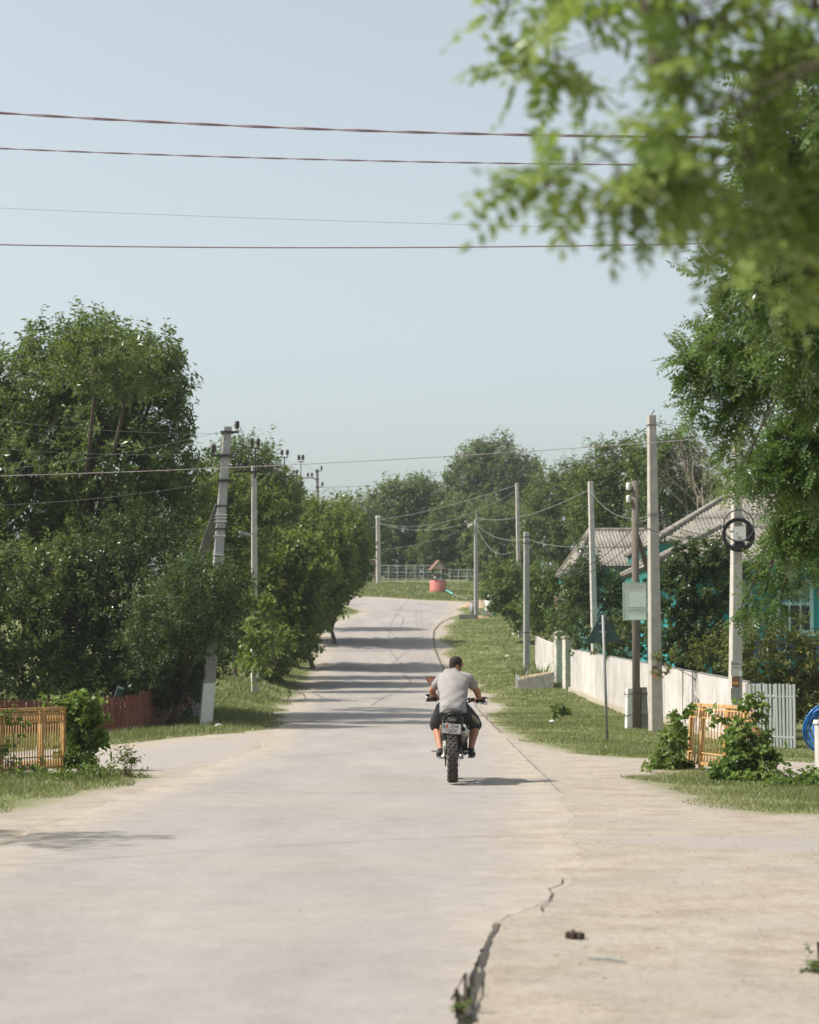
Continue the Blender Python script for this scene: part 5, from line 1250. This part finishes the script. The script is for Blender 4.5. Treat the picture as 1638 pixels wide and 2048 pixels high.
# ------------------------------------------------------------------ litter, stones and fallen leaves
for px, py, lab in ((1014, 1315, 'crumpled white scrap in the right verge grass'), (1026, 1270, 'tiny white scrap higher on the right verge'), (1104, 1447, 'white scrap in the grass left of the sign post'), (436, 1455, 'white scrap in the grass by the whitewashed pole')):
    h_ = hit(px, py); mb = MB(); r = .085; n = 9; vs = [(r * random.uniform(.6, 1.3) * math.cos(6.283 * k / n), r * random.uniform(.5, 1) * math.sin(6.283 * k / n), random.uniform(.02, .07)) for k in range(n)] + [(0, 0, .10)]
    mb.add(vs, [(k, (k + 1) % n, n) for k in range(n)]); o = tag(mb.build('litter_scrap', M['litter']), lab, 'litter', 'white litter scraps in the grass'); o.location = h_
def pebble_field(name, label, cat, n, region, smin, smax, mat, flat=.55, reject=None):
    x = RNG.uniform(region[0], region[1], n); y = RNG.uniform(region[2], region[3], n)
    ok = (x > xr(y) + .02) if reject is None else reject(x, y); x, y = x[ok], y[ok]; n = len(x); z = G(x, y) + (.03 if (reject is not None and region[0] < -1) else 0)
    s = smin + (smax - smin) * RNG.uniform(0, 1, n) ** 3; a = RNG.uniform(0, 6.28, n)
    u = np.array([(1, 0, 0), (0, 1, 0), (-1, 0, 0), (0, -1, 0), (0, 0, 1)], float); fc = np.array([(0, 1, 4), (1, 2, 4), (2, 3, 4), (3, 0, 4)])
    jit = RNG.uniform(.6, 1.3, (n, 5, 1)); p = u[None] * s[:, None, None] * jit; p[:, :, 2] *= flat
    c, sn = np.cos(a)[:, None], np.sin(a)[:, None]; X = p[:, :, 0] * c - p[:, :, 1] * sn; Yy = p[:, :, 0] * sn + p[:, :, 1] * c
    Vv = np.stack([X + x[:, None], Yy + y[:, None], p[:, :, 2] + z[:, None]], -1).reshape(-1, 3)
    Ff = (fc[None] + 5 * np.arange(n)[:, None, None]).reshape(-1, 3)
    tag(link(name, mesh_np(name, Vv, Ff, M[mat])), label, cat, kind='stuff')
M['pebble'] = simple('pale_pebble', (.38, .335, .285), (.22, .19, .165), 3, .9, bmp=0)
M['dead_leaf'] = simple('dry_brown_leaf', (.28, .13, .07), (.17, .08, .05), 3, .85, bmp=0)
pebble_field('gravel', 'pale gravel scattered over the dirt shoulder', 'gravel', 15000, (.2, 6, 8, 30), .003, .016, 'pebble')
pebble_field('gravel', 'pale gravel along the far verge edge', 'gravel', 2500, (1.6, 4.5, 30, 75), .005, .016, 'pebble', reject=lambda x, y: (x > xr(y)) & (x < xr(y) + 1.3))
pebble_field('rubble', 'broken asphalt crumbs and stones along the cracked edge', 'rubble', 1500, (.1, 1.0, 8.3, 14.2), .004, .026, 'pebble', .7, reject=lambda x, y: (x > xr(y) - .01) & (x < xr(y) + .12 * RNG.uniform(0, 1, len(x))))
pebble_field('leaf_debris', 'dry brown leaf scraps on the dirt shoulder', 'fallen leaves', 420, (.4, 5, 9, 24), .004, .020, 'dead_leaf', .25)
pebble_field('leaf_debris', 'few dry scraps on the asphalt', 'fallen leaves', 110, (-3, 1.6, 11, 26), .004, .014, 'dead_leaf', .25, reject=lambda x, y: (x < xr(y) - .05))
mb = MB(); h_ = hit(1215, 1925); mb.tube([h_ + Vector((-.09, .10, .012)), h_ + Vector((0, 0, .02)), h_ + Vector((.09, -.06, .012))], [.006, .010, .005], 6); tag(mb.build('dry_stick', M['picket']), 'pale dry stick lying on the gravel in the foreground', 'stick')
# ------------------------------------------------------------------ motorcycle (local frame: origin at the rear contact, y forward)
BY = 27.5
M['tyre'] = simple('dusty_tyre_rubber', (.095, .085, .072), (.05, .046, .042), 18, .92, bmp=.3)
M['black_plastic'] = simple('black_plastic', (.022, .022, .024), (.014, .014, .015), 8, .5, bmp=.05)
M['black_metal'] = simple('black_metal', (.03, .03, .032), (.02, .02, .02), 8, .45, .3, bmp=.05)
M['seat'] = simple('black_seat_vinyl', (.030, .030, .032), (.02, .02, .02), 12, .55, bmp=.2)
M['alu'] = simple('dull_aluminium', (.48, .47, .44), (.33, .32, .30), 10, .42, .85, bmp=.1)
M['muffler'] = simple('pale_muffler', (.60, .59, .52), (.46, .45, .40), 8, .5, .35, bmp=.05)
M['fairing'] = simple('dark_green_grey_fairing', (.055, .06, .055), (.04, .043, .04), 6, .4, bmp=.02)
M['bronze'] = simple('bronze_side_panel', (.34, .17, .085), (.24, .12, .06), 6, .45, bmp=.02)
M['plate_white'] = simple('number_plate_white', (.68, .66, .66), (.60, .58, .58), 10, .5, bmp=0)
M['plate_blue'] = simple('plate_blue', (.07, .22, .45), (.06, .18, .38), 10, .5, bmp=0)
M['plate_red'] = simple('plate_red', (.55, .10, .10), (.45, .08, .08), 10, .5, bmp=0)
M['plate_yellow'] = simple('plate_yellow', (.55, .45, .15), (.45, .38, .12), 10, .5, bmp=0)
M['red_lens'] = simple('red_lens', (.20, .18, .14), (.15, .13, .10), 10, .3, bmp=0)
m_, n_, l_, b_ = new_mat('mirror_glass'); b_.inputs['Base Color'].default_value = (.42, .22, .17, 1); b_.inputs['Metallic'].default_value = 1; b_.inputs['Roughness'].default_value = .25; M['mirror'] = m_  # brown base colour paints in the reflection of the rider's face
ob = onground(905, BY); ob.z = gz(ob.x, ob.y) + .031
bike = thing('motorcycle', 'dark off-road motorcycle ridden away up the village road', 'motorcycle', ob, -.02)
def LP(px, py, y): return P(px, py, BY + y) - ob
def wheel(y0, r, w, label):
    wr = MB(); prof = []
    for a in np.linspace(-2.3, 2.3, 13): prof.append((r - .055 + .045 * math.cos(a), w * .5 * math.sin(a) / .99))
    wr.lathe((0, y0, r), prof + [prof[0]], 44, 'x'); tyre = wr.build('tyre', M['tyre'], bike, True)
    kn = MB()
    nk = 46 if w > .1 else 40
    for i in range(nk):
        a = 2 * math.pi * i / nk; e = Matrix.Rotation(a, 3, 'X')
        offs = ((-.036, .027, 0), (.036, .027, 0)) if i % 2 else ((0, .034, 0), (-.054, .020, -.014), (.054, .020, -.014))
        for dx, hw, dr in offs:
            c = Vector((dx * w / .125, 0, r - .006 + dr)); rot = e @ Matrix.Rotation(-dx * 9 if abs(dx) > .05 else 0, 3, 'Y').inverted()
            kn.box(e @ c + Vector((0, y0, r)), (hw * 1.25 * w / .125, .027, .024), rot, .86)
    tag(kn.build('tread', M['tyre'], tyre), kind='stuff')
    mb = MB(); mb.lathe((0, y0, r), [(r - .075, -w * .36), (r - .098, -w * .28), (r - .104, 0), (r - .098, w * .28), (r - .075, w * .36)], 40, 'x'); mb.build('rim', M['alu'], tyre, True)
    mb = MB(); mb.lathe((0, y0, r), [(.001, -.075), (.03, -.075), (.032, -.04), (.05, -.035), (.05, .035), (.032, .04), (.03, .075), (.001, .075)], 20, 'x'); hub = mb.build('hub', M['alu'], tyre, True)
    mb = MB()
    for i in range(36):
        a = 2 * math.pi * i / 36; s = 1 if i % 2 else -1; a2 = a + (.5 if i % 4 < 2 else -.5)
        mb.tube([Vector((s * .03, y0 + .05 * math.sin(a2), r + .05 * math.cos(a2))), Vector((0, y0 + (r - .1) * math.sin(a), r + (r - .1) * math.cos(a)))], .0022, 4, False)
    tag(mb.build('spokes', M['alu'], tyre), kind='stuff')
    return tyre
RR, FR = .315, .335
wheel(0.0, RR, .125, 'rear'); wheel(1.42, FR, .09, 'front')
def part(name, mat, fn, smooth=True, bevel=0, parent=None, kind=None):
    mb = MB(); fn(mb); o = mb.build(name, M[mat], parent or bike, smooth, bevel)
    return tag(o, kind=kind)
for s in (-1, 1):
    part('swingarm', 'alu', lambda m: m.tube([(s * .105, -.03, RR), (s * .105, .25, RR + .03), (s * .10, .56, .40)], [(.022, .03), (.02, .035), (.022, .04)], 8))
    part('axle_nut', 'alu', lambda m: m.lathe((s * .125, 0, RR), [(.001, -.014), (.026, -.014), (.026, .014), (.001, .014)], 8, 'x'))
    part('footpeg', 'alu', lambda m: m.box((s * .205, .50, .365), (.13, .055, .022)), False, .005)
    part('fork_leg', 'alu', lambda m: m.tube([(s * .105, 1.42, FR), (s * .105, 1.32, .62), (s * .105, 1.20, .98)], [.028, .027, .024], 10))
part('sprocket', 'black_metal', lambda m: m.lathe((-.088, 0, RR), [(.05, -.004), (.105, -.004), (.105, .004), (.05, .004)], 30, 'x'))
part('chain', 'black_metal', lambda m: m.tube([(-.088, 0, RR + .107), (-.088, .5, .43), (-.088, .55, .40), (-.088, .5, .36), (-.088, 0, RR - .107), (-.088, -.09, RR - .05), (-.088, -.107, RR), (-.088, -.09, RR + .06)], [(.011, .012)] * 8, 5, closed=True))
part('chain_guard', 'muffler', lambda m: m.box((-.10, .10, RR + .14), (.045, .34, .06), (.15, 0, 0)), False, .01)
part('brake_disc', 'steel', lambda m: m.lathe((.082, 0, RR), [(.06, -.002), (.115, -.002), (.115, .002), (.06, .002)], 30, 'x'))
part('brake_caliper', 'black_metal', lambda m: m.box((.095, .10, RR + .02), (.05, .10, .07)), False, .012)
part('engine', 'black_metal', lambda m: (m.box((0, .72, .45), (.30, .34, .26)), m.tube([(0, .80, .50), (0, .86, .78)], [.10, .085], 14), m.lathe((-.16, .66, .42), [(.001, -.03), (.10, -.03), (.11, .03), (.001, .03)], 20, 'x'), m.lathe((.16, .68, .42), [(.001, .03), (.11, .03), (.12, -.03), (.001, -.03)], 20, 'x')), False, .03)
part('cylinder_fins', 'alu', lambda m: [m.box((0, .815 + .02 * i, .56 + .028 * i), (.19, .19, .008), (-.2, 0, 0)) for i in range(6)], False)
part('frame', 'black_metal', lambda m: (m.tube([(0, 1.18, .98), (0, .95, .86), (0, .55, .80), (0, .0, .80)], .022, 8), m.tube([(0, 1.2, .90), (0, 1.02, .35), (0, .55, .28)], .022, 8), [m.tube([(s_ * .1, .55, .82), (s_ * .1, .5, .36)], .018, 8) for s_ in (-1, 1)], [m.tube([(s_ * .09, .5, .52), (s_ * .085, .05, .76), (s_ * .08, -.12, .80)], .013, 8) for s_ in (-1, 1)]))
part('shock_absorber', 'black_metal', lambda m: (m.tube([(0, .40, .42), (0, .48, .76)], .032, 12), m.tube([Vector((.045 * math.cos(a * 2.2), .42 + .005 * a + .02 * math.sin(a * 2.2), .46 + .011 * a)) for a in np.linspace(0, 22, 70)], .007, 5)))
part('seat', 'seat', lambda m: m.tube([(0, -.10, .86), (0, .05, .868), (0, .35, .865), (0, .65, .85), (0, .92, .90)], [(.085, .02), (.12, .045), (.135, .05), (.12, .055), (.08, .05)], 16))
part('fuel_tank', 'fairing', lambda m: m.tube([(0, .72, .90), (0, .86, .96), (0, 1.02, .97), (0, 1.14, .94)], [(.10, .05), (.16, .09), (.15, .09), (.07, .05)], 18))
for s in (-1, 1):
    part('side_panel', 'fairing', lambda m: m.prism([(s * .115, .12, .80), (s * .125, .52, .80), (s * .125, .5, .58), (s * .12, .28, .56), (s * .105, .10, .70)], (s * .014, 0, 0)), False, .005)
    part('panel_edge', 'bronze' if s < 0 else 'fairing', lambda m: m.tube([LP(905 + s * (24 if s < 0 else 31), 1450, .16), LP(905 + s * (25 if s < 0 else 30), 1470, .2), LP(905 + s * 22, 1492, .25)], [(.010, .012)] * 3, 6))
    part('radiator_shroud', 'fairing', lambda m: m.prism([(s * .16, .86, .96), (s * .19, 1.18, .88), (s * .185, 1.10, .62), (s * .15, .90, .74)], (s * .012, 0, 0)), False, .004)
part('rear_fender', 'black_plastic', lambda m: m.tube([(0, .40, .74), (0, .12, .775), (0, -.12, .765), (0, -.24, .715)], [(.115, .03), (.112, .025), (.10, .02), (.075, .012)], 14))
part('inner_mudguard', 'black_plastic', lambda m: m.tube([(0, -.17, .735), (0, -.20, .68), (0, -.175, .605)], [(.11, .012), (.115, .012), (.105, .010)], 10))
part('airbox', 'black_plastic', lambda m: m.box((0, .36, .62), (.22, .22, .26)), False, .04)
# luggage loop above the plate
part('luggage_rack', 'black_metal', lambda m: (m.tube([(-.115, .16, 0.760), (-.12, -.06, 0.800), (-.085, -.19, 0.860), (0, -.215, 0.885), (.085, -.19, 0.860), (.12, -.06, 0.800), (.115, .16, 0.760)], .011, 8), m.tube([(-.115, -.10, 0.750), (-.10, -.20, 0.805), (-.05, -.235, 0.845), (0, -.24, 0.855), (.05, -.235, 0.845), (.10, -.20, 0.805), (.125, -.10, .78)], .009, 8), [m.tube([(s_ * .055, -.225, 0.850), (s_ * .055, .1, 0.810)], .008, 6) for s_ in (-1, 1)]))
tl = part('tail_lamp', 'black_plastic', lambda m: m.tube([(0, -.10, .785), (0, -.18, .782), (0, -.215, .775)], [(.075, .04), (.07, .036), (.05, .026)], 14))
part('lens', 'red_lens', lambda m: m.tube([(0, -.217, .775), (0, -.226, .773)], [(.048, .024), (.03, .015)], 14), parent=tl)
# number plate, tipped a little
c = LP(903.5, 1457.5, -.24); pl = thing('number_plate', None, None); pl.parent = bike; pl.location = c; pl.rotation_euler = (.20, .075, 0)
bpy.data.objects.remove(pl)
mb = MB(); mb.box((0, 0, 0), (.235, .004, .122)); pl = mb.build('number_plate', M['plate_white'], bike, bevel=.003); pl.location = c; pl.rotation_euler = (.20, .075, 0)
mb = MB(); mb.box((0, .004, 0), (.245, .003, .132)); mb.build('plate_holder', M['black_plastic'], pl)
for i, mt in enumerate(('plate_blue', 'plate_yellow', 'plate_red')):
    mb = MB(); mb.box((-.094 + .021 * i, -.0025, .026), (.0205, .002, .046)); mb.build('emblem_stripe', M[mt], pl)
text('354', .066, (.036, -.0032, .029), (math.pi / 2, 0, 0), 'print', pl, ext=.0012)
text('QEX', .060, (.012, -.0032, -.029), (math.pi / 2, 0, 0), 'print', pl, ext=.0012, sx=1.05)
text('MD', .014, (-.073, -.004, -.005), (math.pi / 2, 0, 0), 'print', pl, ext=.0006)
part('plate_bracket', 'black_metal', lambda m: m.box(c + Vector((0, .03, .05)), (.05, .05, .03)), False, .004)
part('muffler', 'muffler', lambda m: m.tube([LP(927, 1459, .02), LP(928, 1462, .10), LP(929, 1470, .3), LP(927, 1482, .48)], [.040, .052, .055, .035], 16))
part('muffler_tip', 'black_metal', lambda m: m.tube([LP(926.5, 1458, -.02), LP(927, 1459, .03)], [.024, .026], 14))
part('muffler_clamp', 'black_metal', lambda m: m.tube([LP(928.5, 1465, .20), LP(928.7, 1466.5, .225)], [.058, .058], 14))
part('exhaust_pipe', 'alu', lambda m: m.tube([LP(927, 1482, .48), Vector((.15, .75, .50)), Vector((.10, .95, .58)), Vector((0, .92, .66))], .022, 10))
part('front_fender', 'fairing', lambda m: m.tube([(0, 1.10, .76), (0, 1.30, .755), (0, 1.52, .73), (0, 1.70, .66)], [(.06, .02), (.08, .02), (.08, .016), (.05, .010)], 12))
# handlebar and controls
hl_, hr_ = LP(852, 1396, 1.06), LP(968, 1402, 1.06); hm = (hl_ + hr_) / 2
part('handlebar', 'black_metal', lambda m: m.tube([hl_, hl_.lerp(hm, .42), hl_.lerp(hm, .74) + Vector((0, .05, -.05)), hm + Vector((0, .06, -.07)), hr_.lerp(hm, .74) + Vector((0, .05, -.05)), hr_.lerp(hm, .42), hr_], .0125, 10))
part('triple_clamp', 'alu', lambda m: m.box(hm + Vector((0, .10, -.10)), (.26, .08, .05)), False, .01)
part('headlight', 'black_plastic', lambda m: m.tube([hm + Vector((0, .14, -.10)), hm + Vector((0, .26, -.14)), hm + Vector((0, .30, -.15))], [(.09, .12), (.10, .13), (.07, .09)], 16))
for s, e in ((-1, hl_), (1, hr_)):
    d_ = (hm - e).normalized()
    part('grip', 'black_plastic', lambda m: m.tube([e, e + d_ * .125], .0175, 12))
    part('control_cluster', 'black_plastic', lambda m: (m.box(e + d_ * .165 + Vector((0, -.006, .008)), (.062, .05, .05)), m.box(e + d_ * .215 + Vector((0, 0, .012)), (.035, .035, .04))), False, .008)
    part('lever', 'alu', lambda m: m.tube([e + d_ * .17 + Vector((0, .04, 0)), e + d_ * .10 + Vector((0, .075, -.012)), e + d_ * .0 + Vector((0, .07, -.02))], .0065, 8))
    part('hand_guard', 'black_plastic', lambda m: m.prism([e + Vector((-s * -.012, .03, .055)), e + Vector((s * .022, .085, .05)), e + d_ * .13 + Vector((0, .12, .055)), e + d_ * .13 + Vector((0, .12, -.04)), e + Vector((s * .022, .085, -.05)), e + Vector((s * .012, .03, -.04))], (0, .008, 0)), False, .004)
    part('bar_end', 'plate_white', lambda m: m.tube([e - d_ * .022, e - d_ * .002], .021, 12))
mc = LP(857, 1361, 1.12)
st = part('mirror_stalk', 'black_metal', lambda m: m.tube([hl_.lerp(hm, .40), LP(874, 1386, 1.08), LP(873, 1378, 1.10), LP(866, 1370, 1.11), mc], .006, 8))
def mirror_shape(m, sc, y):
    pts = [(-.055, .028), (-.045, .043), (.03, .045), (.055, .036), (.052, .0), (.025, -.038), (.0, -.048), (-.035, -.015)]
    m.prism([Vector((x * sc, y, z * sc)) for x, z in pts], (0, .010, 0))
mir = part('mirror', 'black_plastic', lambda m: mirror_shape(m, 1.12, 0), False, .004); mir.location = mc; mir.rotation_euler = (.06, 0, -.08)
part('glass', 'mirror', lambda m: mirror_shape(m, .95, -.003), False, 0, mir)
for a, b2 in ((hl_.lerp(hm, .5), (-.08, 1.15, .9)), (hr_.lerp(hm, .5), (.08, 1.15, .9))):
    part('control_cable', 'cable', lambda m: m.tube([a, a + Vector((0, .12, -.02)), Vector(b2) + Vector((0, .12, .05)), Vector(b2)], .006, 6))

# ------------------------------------------------------------------ rider
M['skin'] = simple('sun_tanned_skin', (.42, .195, .12), (.36, .155, .095), 9, .55, bmp=.05)
M['shirt'] = simple('grey_marl_cotton', (.265, .25, .246), (.225, .21, .207), 55, .95, bmp=.15)
M['shorts'] = simple('black_shorts_cloth', (.030, .034, .036), (.018, .02, .022), 14, .85, bmp=.15)
M['short_stripe'] = simple('pale_green_grey_inset', (.36, .36, .26), (.24, .25, .17), 40, .8, bmp=0)
M['hair'] = simple('short_dark_hair', (.026, .017, .013), (.012, .009, .008), 60, .8, bmp=.5)
M['shoe'] = simple('dark_trainer', (.03, .03, .035), (.018, .018, .02), 12, .75, bmp=.1)
M['sole'] = simple('worn_sole', (.30, .29, .28), (.12, .12, .12), 14, .8, bmp=0)
rider = thing('person', 'person in a grey t-shirt and black shorts riding the motorcycle away', 'person', ob)
rider.rotation_euler = (0, 0, -.02)
def fuse(name, mat, fn, parent, voxel=.009, smooth=3, disp=0, seed=0):
    """union of lofted limbs into one continuous skin"""
    mb = MB(); fn(mb); o = mb.build(name, M[mat], parent)
    r = o.modifiers.new('r', 'REMESH'); r.mode = 'VOXEL'; r.voxel_size = voxel; r.use_smooth_shade = True
    s = o.modifiers.new('s', 'SMOOTH'); s.factor = .5; s.iterations = smooth
    d_ = o.modifiers.new('d', 'DECIMATE'); d_.ratio = .45
    dg = bpy.context.evaluated_depsgraph_get(); ev = o.evaluated_get(dg); me = bpy.data.meshes.new_from_object(ev)
    o.modifiers.clear(); o.data = me; me.name = name
    if disp:
        n = len(me.vertices); co = np.empty(n * 3, np.float32); me.vertices.foreach_get('co', co); co = co.reshape(-1, 3)
        no = np.empty(n * 3, np.float32); me.vertices.foreach_get('normal', no); no = no.reshape(-1, 3)
        x, y, z = co.T; d = np.sin(z * 34 + x * 22 + 3 * np.sin(x * 13 + seed)) * .4 + np.sin(x * 31 - z * 24 + 2.5 * np.sin(z * 15)) * .4 + np.sin(z * 75 + x * 10) * .12
        w = .4 + .6 * np.clip((1.15 - z) / .25, 0, 1)
        co += no * (d * disp * w)[:, None]; me.vertices.foreach_set('co', co.ravel())
    for p in me.polygons: p.use_smooth = True
    return o
hipc = Vector((.015, .42, .93)); lk, rk = LP(871, 1449, .86), LP(948, 1449, .86)
la_, ra_ = LP(880, 1500, .52), LP(940, 1499, .52)
ls, rs = LP(880, 1358, .74), LP(935.5, 1358, .74); le, re_ = LP(861, 1381, .88), LP(951.5, 1383, .88)
dl_, dr_ = (hm - hl_).normalized(), (hm - hr_).normalized()
lw, rw = hl_ + dl_ * .085 + Vector((0, -.075, .035)), hr_ + dr_ * .085 + Vector((0, -.075, .035))
nk = LP(906.5, 1345, .80); hd = LP(909.5, 1329.5, .86)
def body(m):
    m.tube([(.012, .40, .88), (.012, .46, 1.0), (.012, .58, 1.15), (.012, .70, 1.29), nk - Vector((0, .01, .02))], [(.14, .10), (.13, .09), (.15, .09), (.14, .07), (.06, .05)], 20, up=(0, 1, 0))
    m.tube([nk - Vector((0, .03, .05)), nk, hd - Vector((0, .02, .05))], [.065, .058, .058], 14, up=(0, 1, 0))
    # head: cranium, face, jaw, nose, ears
    tr = Matrix.Rotation(-.28, 3, 'Z')
    H = lambda x, y, z: hd + tr @ Vector((x, y, z))
    m.tube([H(0, 0, -.105), H(0, .005, -.07), H(0, 0, -.02), H(0, -.005, .03), H(0, -.005, .07), H(0, -.005, .095), H(0, -.005, .106)], [(.045, .055), (.062, .083), (.072, .096), (.077, .100), (.068, .085), (.042, .052), (.008, .01)], 18, up=(0, 1, 0))
    m.tube([H(0, .05, -.13), H(0, .07, -.09), H(0, .085, -.05), H(0, .085, .01)], [(.022, .018), (.040, .028), (.048, .022), (.05, .02)], 12, up=(0, 1, 0))
    m.tube([H(0, .10, .012), H(0, .122, -.028), H(0, .10, -.04)], [.008, .015, .008], 8)
    m.tube([H(-.02, .104, -.068), H(.02, .104, -.068)], [.008, .008], 6)
    for s in (-1, 1):
        m.tube([H(s * .072, -.004, -.03), H(s * .090, -.016, .0), H(s * .088, -.014, .026)], [(.010, .015), (.013, .024), (.009, .016)], 8, up=(0, 1, 0))
        m.tube([H(s * .055, .088, .014), H(s * .015, .1, .016)], .008, 6)
    for S_, E_, W_, e, d_, sgn in ((ls, le, lw, hl_, dl_, 1), (rs, re_, rw, hr_, dr_, -1)):
        m.tube([S_ + Vector((sgn * .02, .0, -.01)), S_.lerp(E_, .45), E_, E_.lerp(W_, .35), W_], [.050, .049, .043, .044, .029], 14)
        kc = e + d_ * .085
        m.tube([W_, W_ + Vector((0, .035, .0)), kc + Vector((0, -.012, .034)), kc + Vector((0, .012, .036))], [(.030, .024), (.042, .019), (.046, .017), (.043, .014)], 12, up=(0, 0, 1))
        for i in range(4):
            f0 = e + d_ * (.040 + .025 * i); ln = (.92, 1.0, .98, .8)[i if sgn > 0 else i]
            m.tube([f0 + Vector((0, -.005, .034)), f0 + Vector((0, .024 * ln, .031)), f0 + Vector((0, .038 * ln, .008)), f0 + Vector((0, .030 * ln, -.018)), f0 + Vector((0, .010 * ln, -.027))], [.0105, .0105, .0098, .009, .0078], 8)
        t0 = e + d_ * .135
        m.tube([W_ + Vector((0, .03, -.006)) + d_ * .03, t0 + Vector((0, -.03, .012)), t0 + Vector((0, -.026, -.010)), t0 + d_ * -.006 + Vector((0, -.008, -.026))], [.014, .013, .0115, .009], 8)
    for K_, A_, sgn in ((lk, la_, -1), (rk, ra_, 1)):
        hj = Vector((sgn * .10, .47, .92)); m.tube([hj - Vector((0, .06, 0)), hj.lerp(K_, .5), K_, K_.lerp(A_, .08)], [.095, .082, .060, .056], 16)
        m.tube([K_, K_.lerp(A_, .30) + Vector((0, -.03, 0)), K_.lerp(A_, .65) + Vector((0, -.01, 0)), A_], [.056, .062, .045, .036], 14)
        toe = A_ + Vector((sgn * .015, .20, -.055)); m.tube([A_ + Vector((0, -.045, -.05)), A_ + Vector((0, .02, -.035)), A_ + Vector((sgn * .01, .1, -.05)), toe], [(.032, .03), (.040, .036), (.042, .026), (.034, .018)], 12)
fuse('body', 'skin', body, rider, .0065, 2)
def tee(m):
    m.tube([(.012, .395, .845), (.012, .405, .90), (.010, .46, 1.0), (.010, .555, 1.12), (.010, .655, 1.225), (.010, .72, 1.30), (.010, .765, 1.345), nk + Vector((.002, -.012, -.008))],
           [(.185, .135), (.183, .135), (.172, .130), (.188, .132), (.205, .125), (.185, .095), (.125, .075), (.072, .068)], 26, up=(0, 1, 0))
    for S_, E_, sgn in ((ls, le, 1), (rs, re_, -1)):
        m.tube([nk + Vector((0, -.02, -.045)), nk.lerp(S_, .5) + Vector((0, -.01, -.022)), S_ + Vector((0, 0, -.004))], [(.075, .07), (.085, .075), (.078, .078)], 16)
        c0 = S_ + Vector((sgn * .07, -.02, .005)); e0 = S_.lerp(E_, .60)
        m.tube([c0, S_ + Vector((sgn * .008, 0, .004)), S_.lerp(E_, .3), e0, e0 + (E_ - S_).normalized() * .006], [.074, .072, .067, .065, .056], 18)
fuse('t_shirt', 'shirt', tee, rider, .0075, 3, .013, 1)
def shorts(m):
    m.tube([(.012, .40, .925), (.012, .42, .88), (.012, .46, .82)], [(.172, .13), (.175, .14), (.15, .12)], 20, up=(0, 1, 0))
    for K_, sgn in ((lk, -1), (rk, 1)):
        hj = Vector((sgn * .105, .44, .90)); e = hj.lerp(K_, .93) + Vector((0, 0, -.005))
        m.tube([hj - Vector((0, .05, .0)), hj.lerp(K_, .4), hj.lerp(K_, .75) + Vector((sgn * .01, 0, -.012)), e + Vector((sgn * .012, 0, -.035))], [(.118, .108), (.112, .105), (.100, .098), (.092, .100)], 18)
sh = fuse('shorts', 'shorts', shorts, rider, .0075, 3, .004, 2)
mb = MB(); nn = []
hj = Vector((.105, .44, .90))
q0, q1, q2, q3 = LP(936, 1424, .44), LP(941, 1420, .55), LP(955, 1440, .75), LP(952, 1452, .72)
mb.tube([LP(938.5, 1428, .45), LP(944, 1434, .52), LP(950, 1442, .62), LP(953, 1448, .72)], [(.018, .006), (.040, .016), (.042, .016), (.028, .008)], 12)
mb.build('leg_inset', M['short_stripe'], sh, True)
mb = MB(); mb.tube([LP(939, 1417, .42), LP(941, 1424, .44)], [(.022, .01), (.022, .01)], 6); mb.build('pocket_flap', M['shorts'], sh)
tr = Matrix.Rotation(-.28, 3, 'Z'); H = lambda x, y, z: hd + tr @ Vector((x, y, z))
def hairf(m):
    m.tube([H(0, -.042, -.074), H(0, -.034, -.044), H(0, -.026, .0), H(0, -.012, .035), H(0, -.008, .075), H(0, -.006, .102), H(0, -.006, .114)], [(.050, .040), (.068, .062), (.079, .084), (.085, .098), (.076, .091), (.048, .060), (.01, .012)], 20, up=(0, 1, 0))
fuse('hair', 'hair', hairf, rider, .006, 2, .0018, 3)
for A_, sgn in ((la_, -1), (ra_, 1)):
    def shoe(m):
        m.tube([A_ + Vector((0, -.06, -.05)), A_ + Vector((0, -.02, -.038)), A_ + Vector((sgn * .006, .05, -.045)), A_ + Vector((sgn * .014, .14, -.062)), A_ + Vector((sgn * .018, .225, -.07))], [(.034, .036), (.044, .05), (.050, .044), (.052, .032), (.036, .022)], 16)
        m.tube([A_ + Vector((0, -.01, -.05)), A_ + Vector((0, -.012, .02))], [.046, .045], 14)
    so = fuse('shoe', 'shoe', shoe, rider, .006, 2)
    mb = MB(); mb.tube([A_ + Vector((0, -.085, -.094)), A_ + Vector((0, -.03, -.096)), A_ + Vector((sgn * .01, .09, -.096)), A_ + Vector((sgn * .02, .24, -.088))], [(.030, .010), (.042, .012), (.052, .012), (.034, .010)], 14); mb.build('sole', M['sole'], so, True)
# ------------------------------------------------------------------ thin summer haze
hz, hn, hlk, hb = new_mat('summer_haze')
hn.remove(hb)
pv_ = hn.new('ShaderNodeVolumePrincipled'); pv_.inputs['Color'].default_value = (.86, .92, .97, 1); pv_.inputs['Density'].default_value = .00027; pv_.inputs['Anisotropy'].default_value = .2
hlk.new(pv_.outputs[0], hn['Material Output'].inputs['Volume'])
mb = MB(); mb.box((0, 320, 13), (1230, 790, 29)); tag(mb.build('haze', hz), kind='stuff')
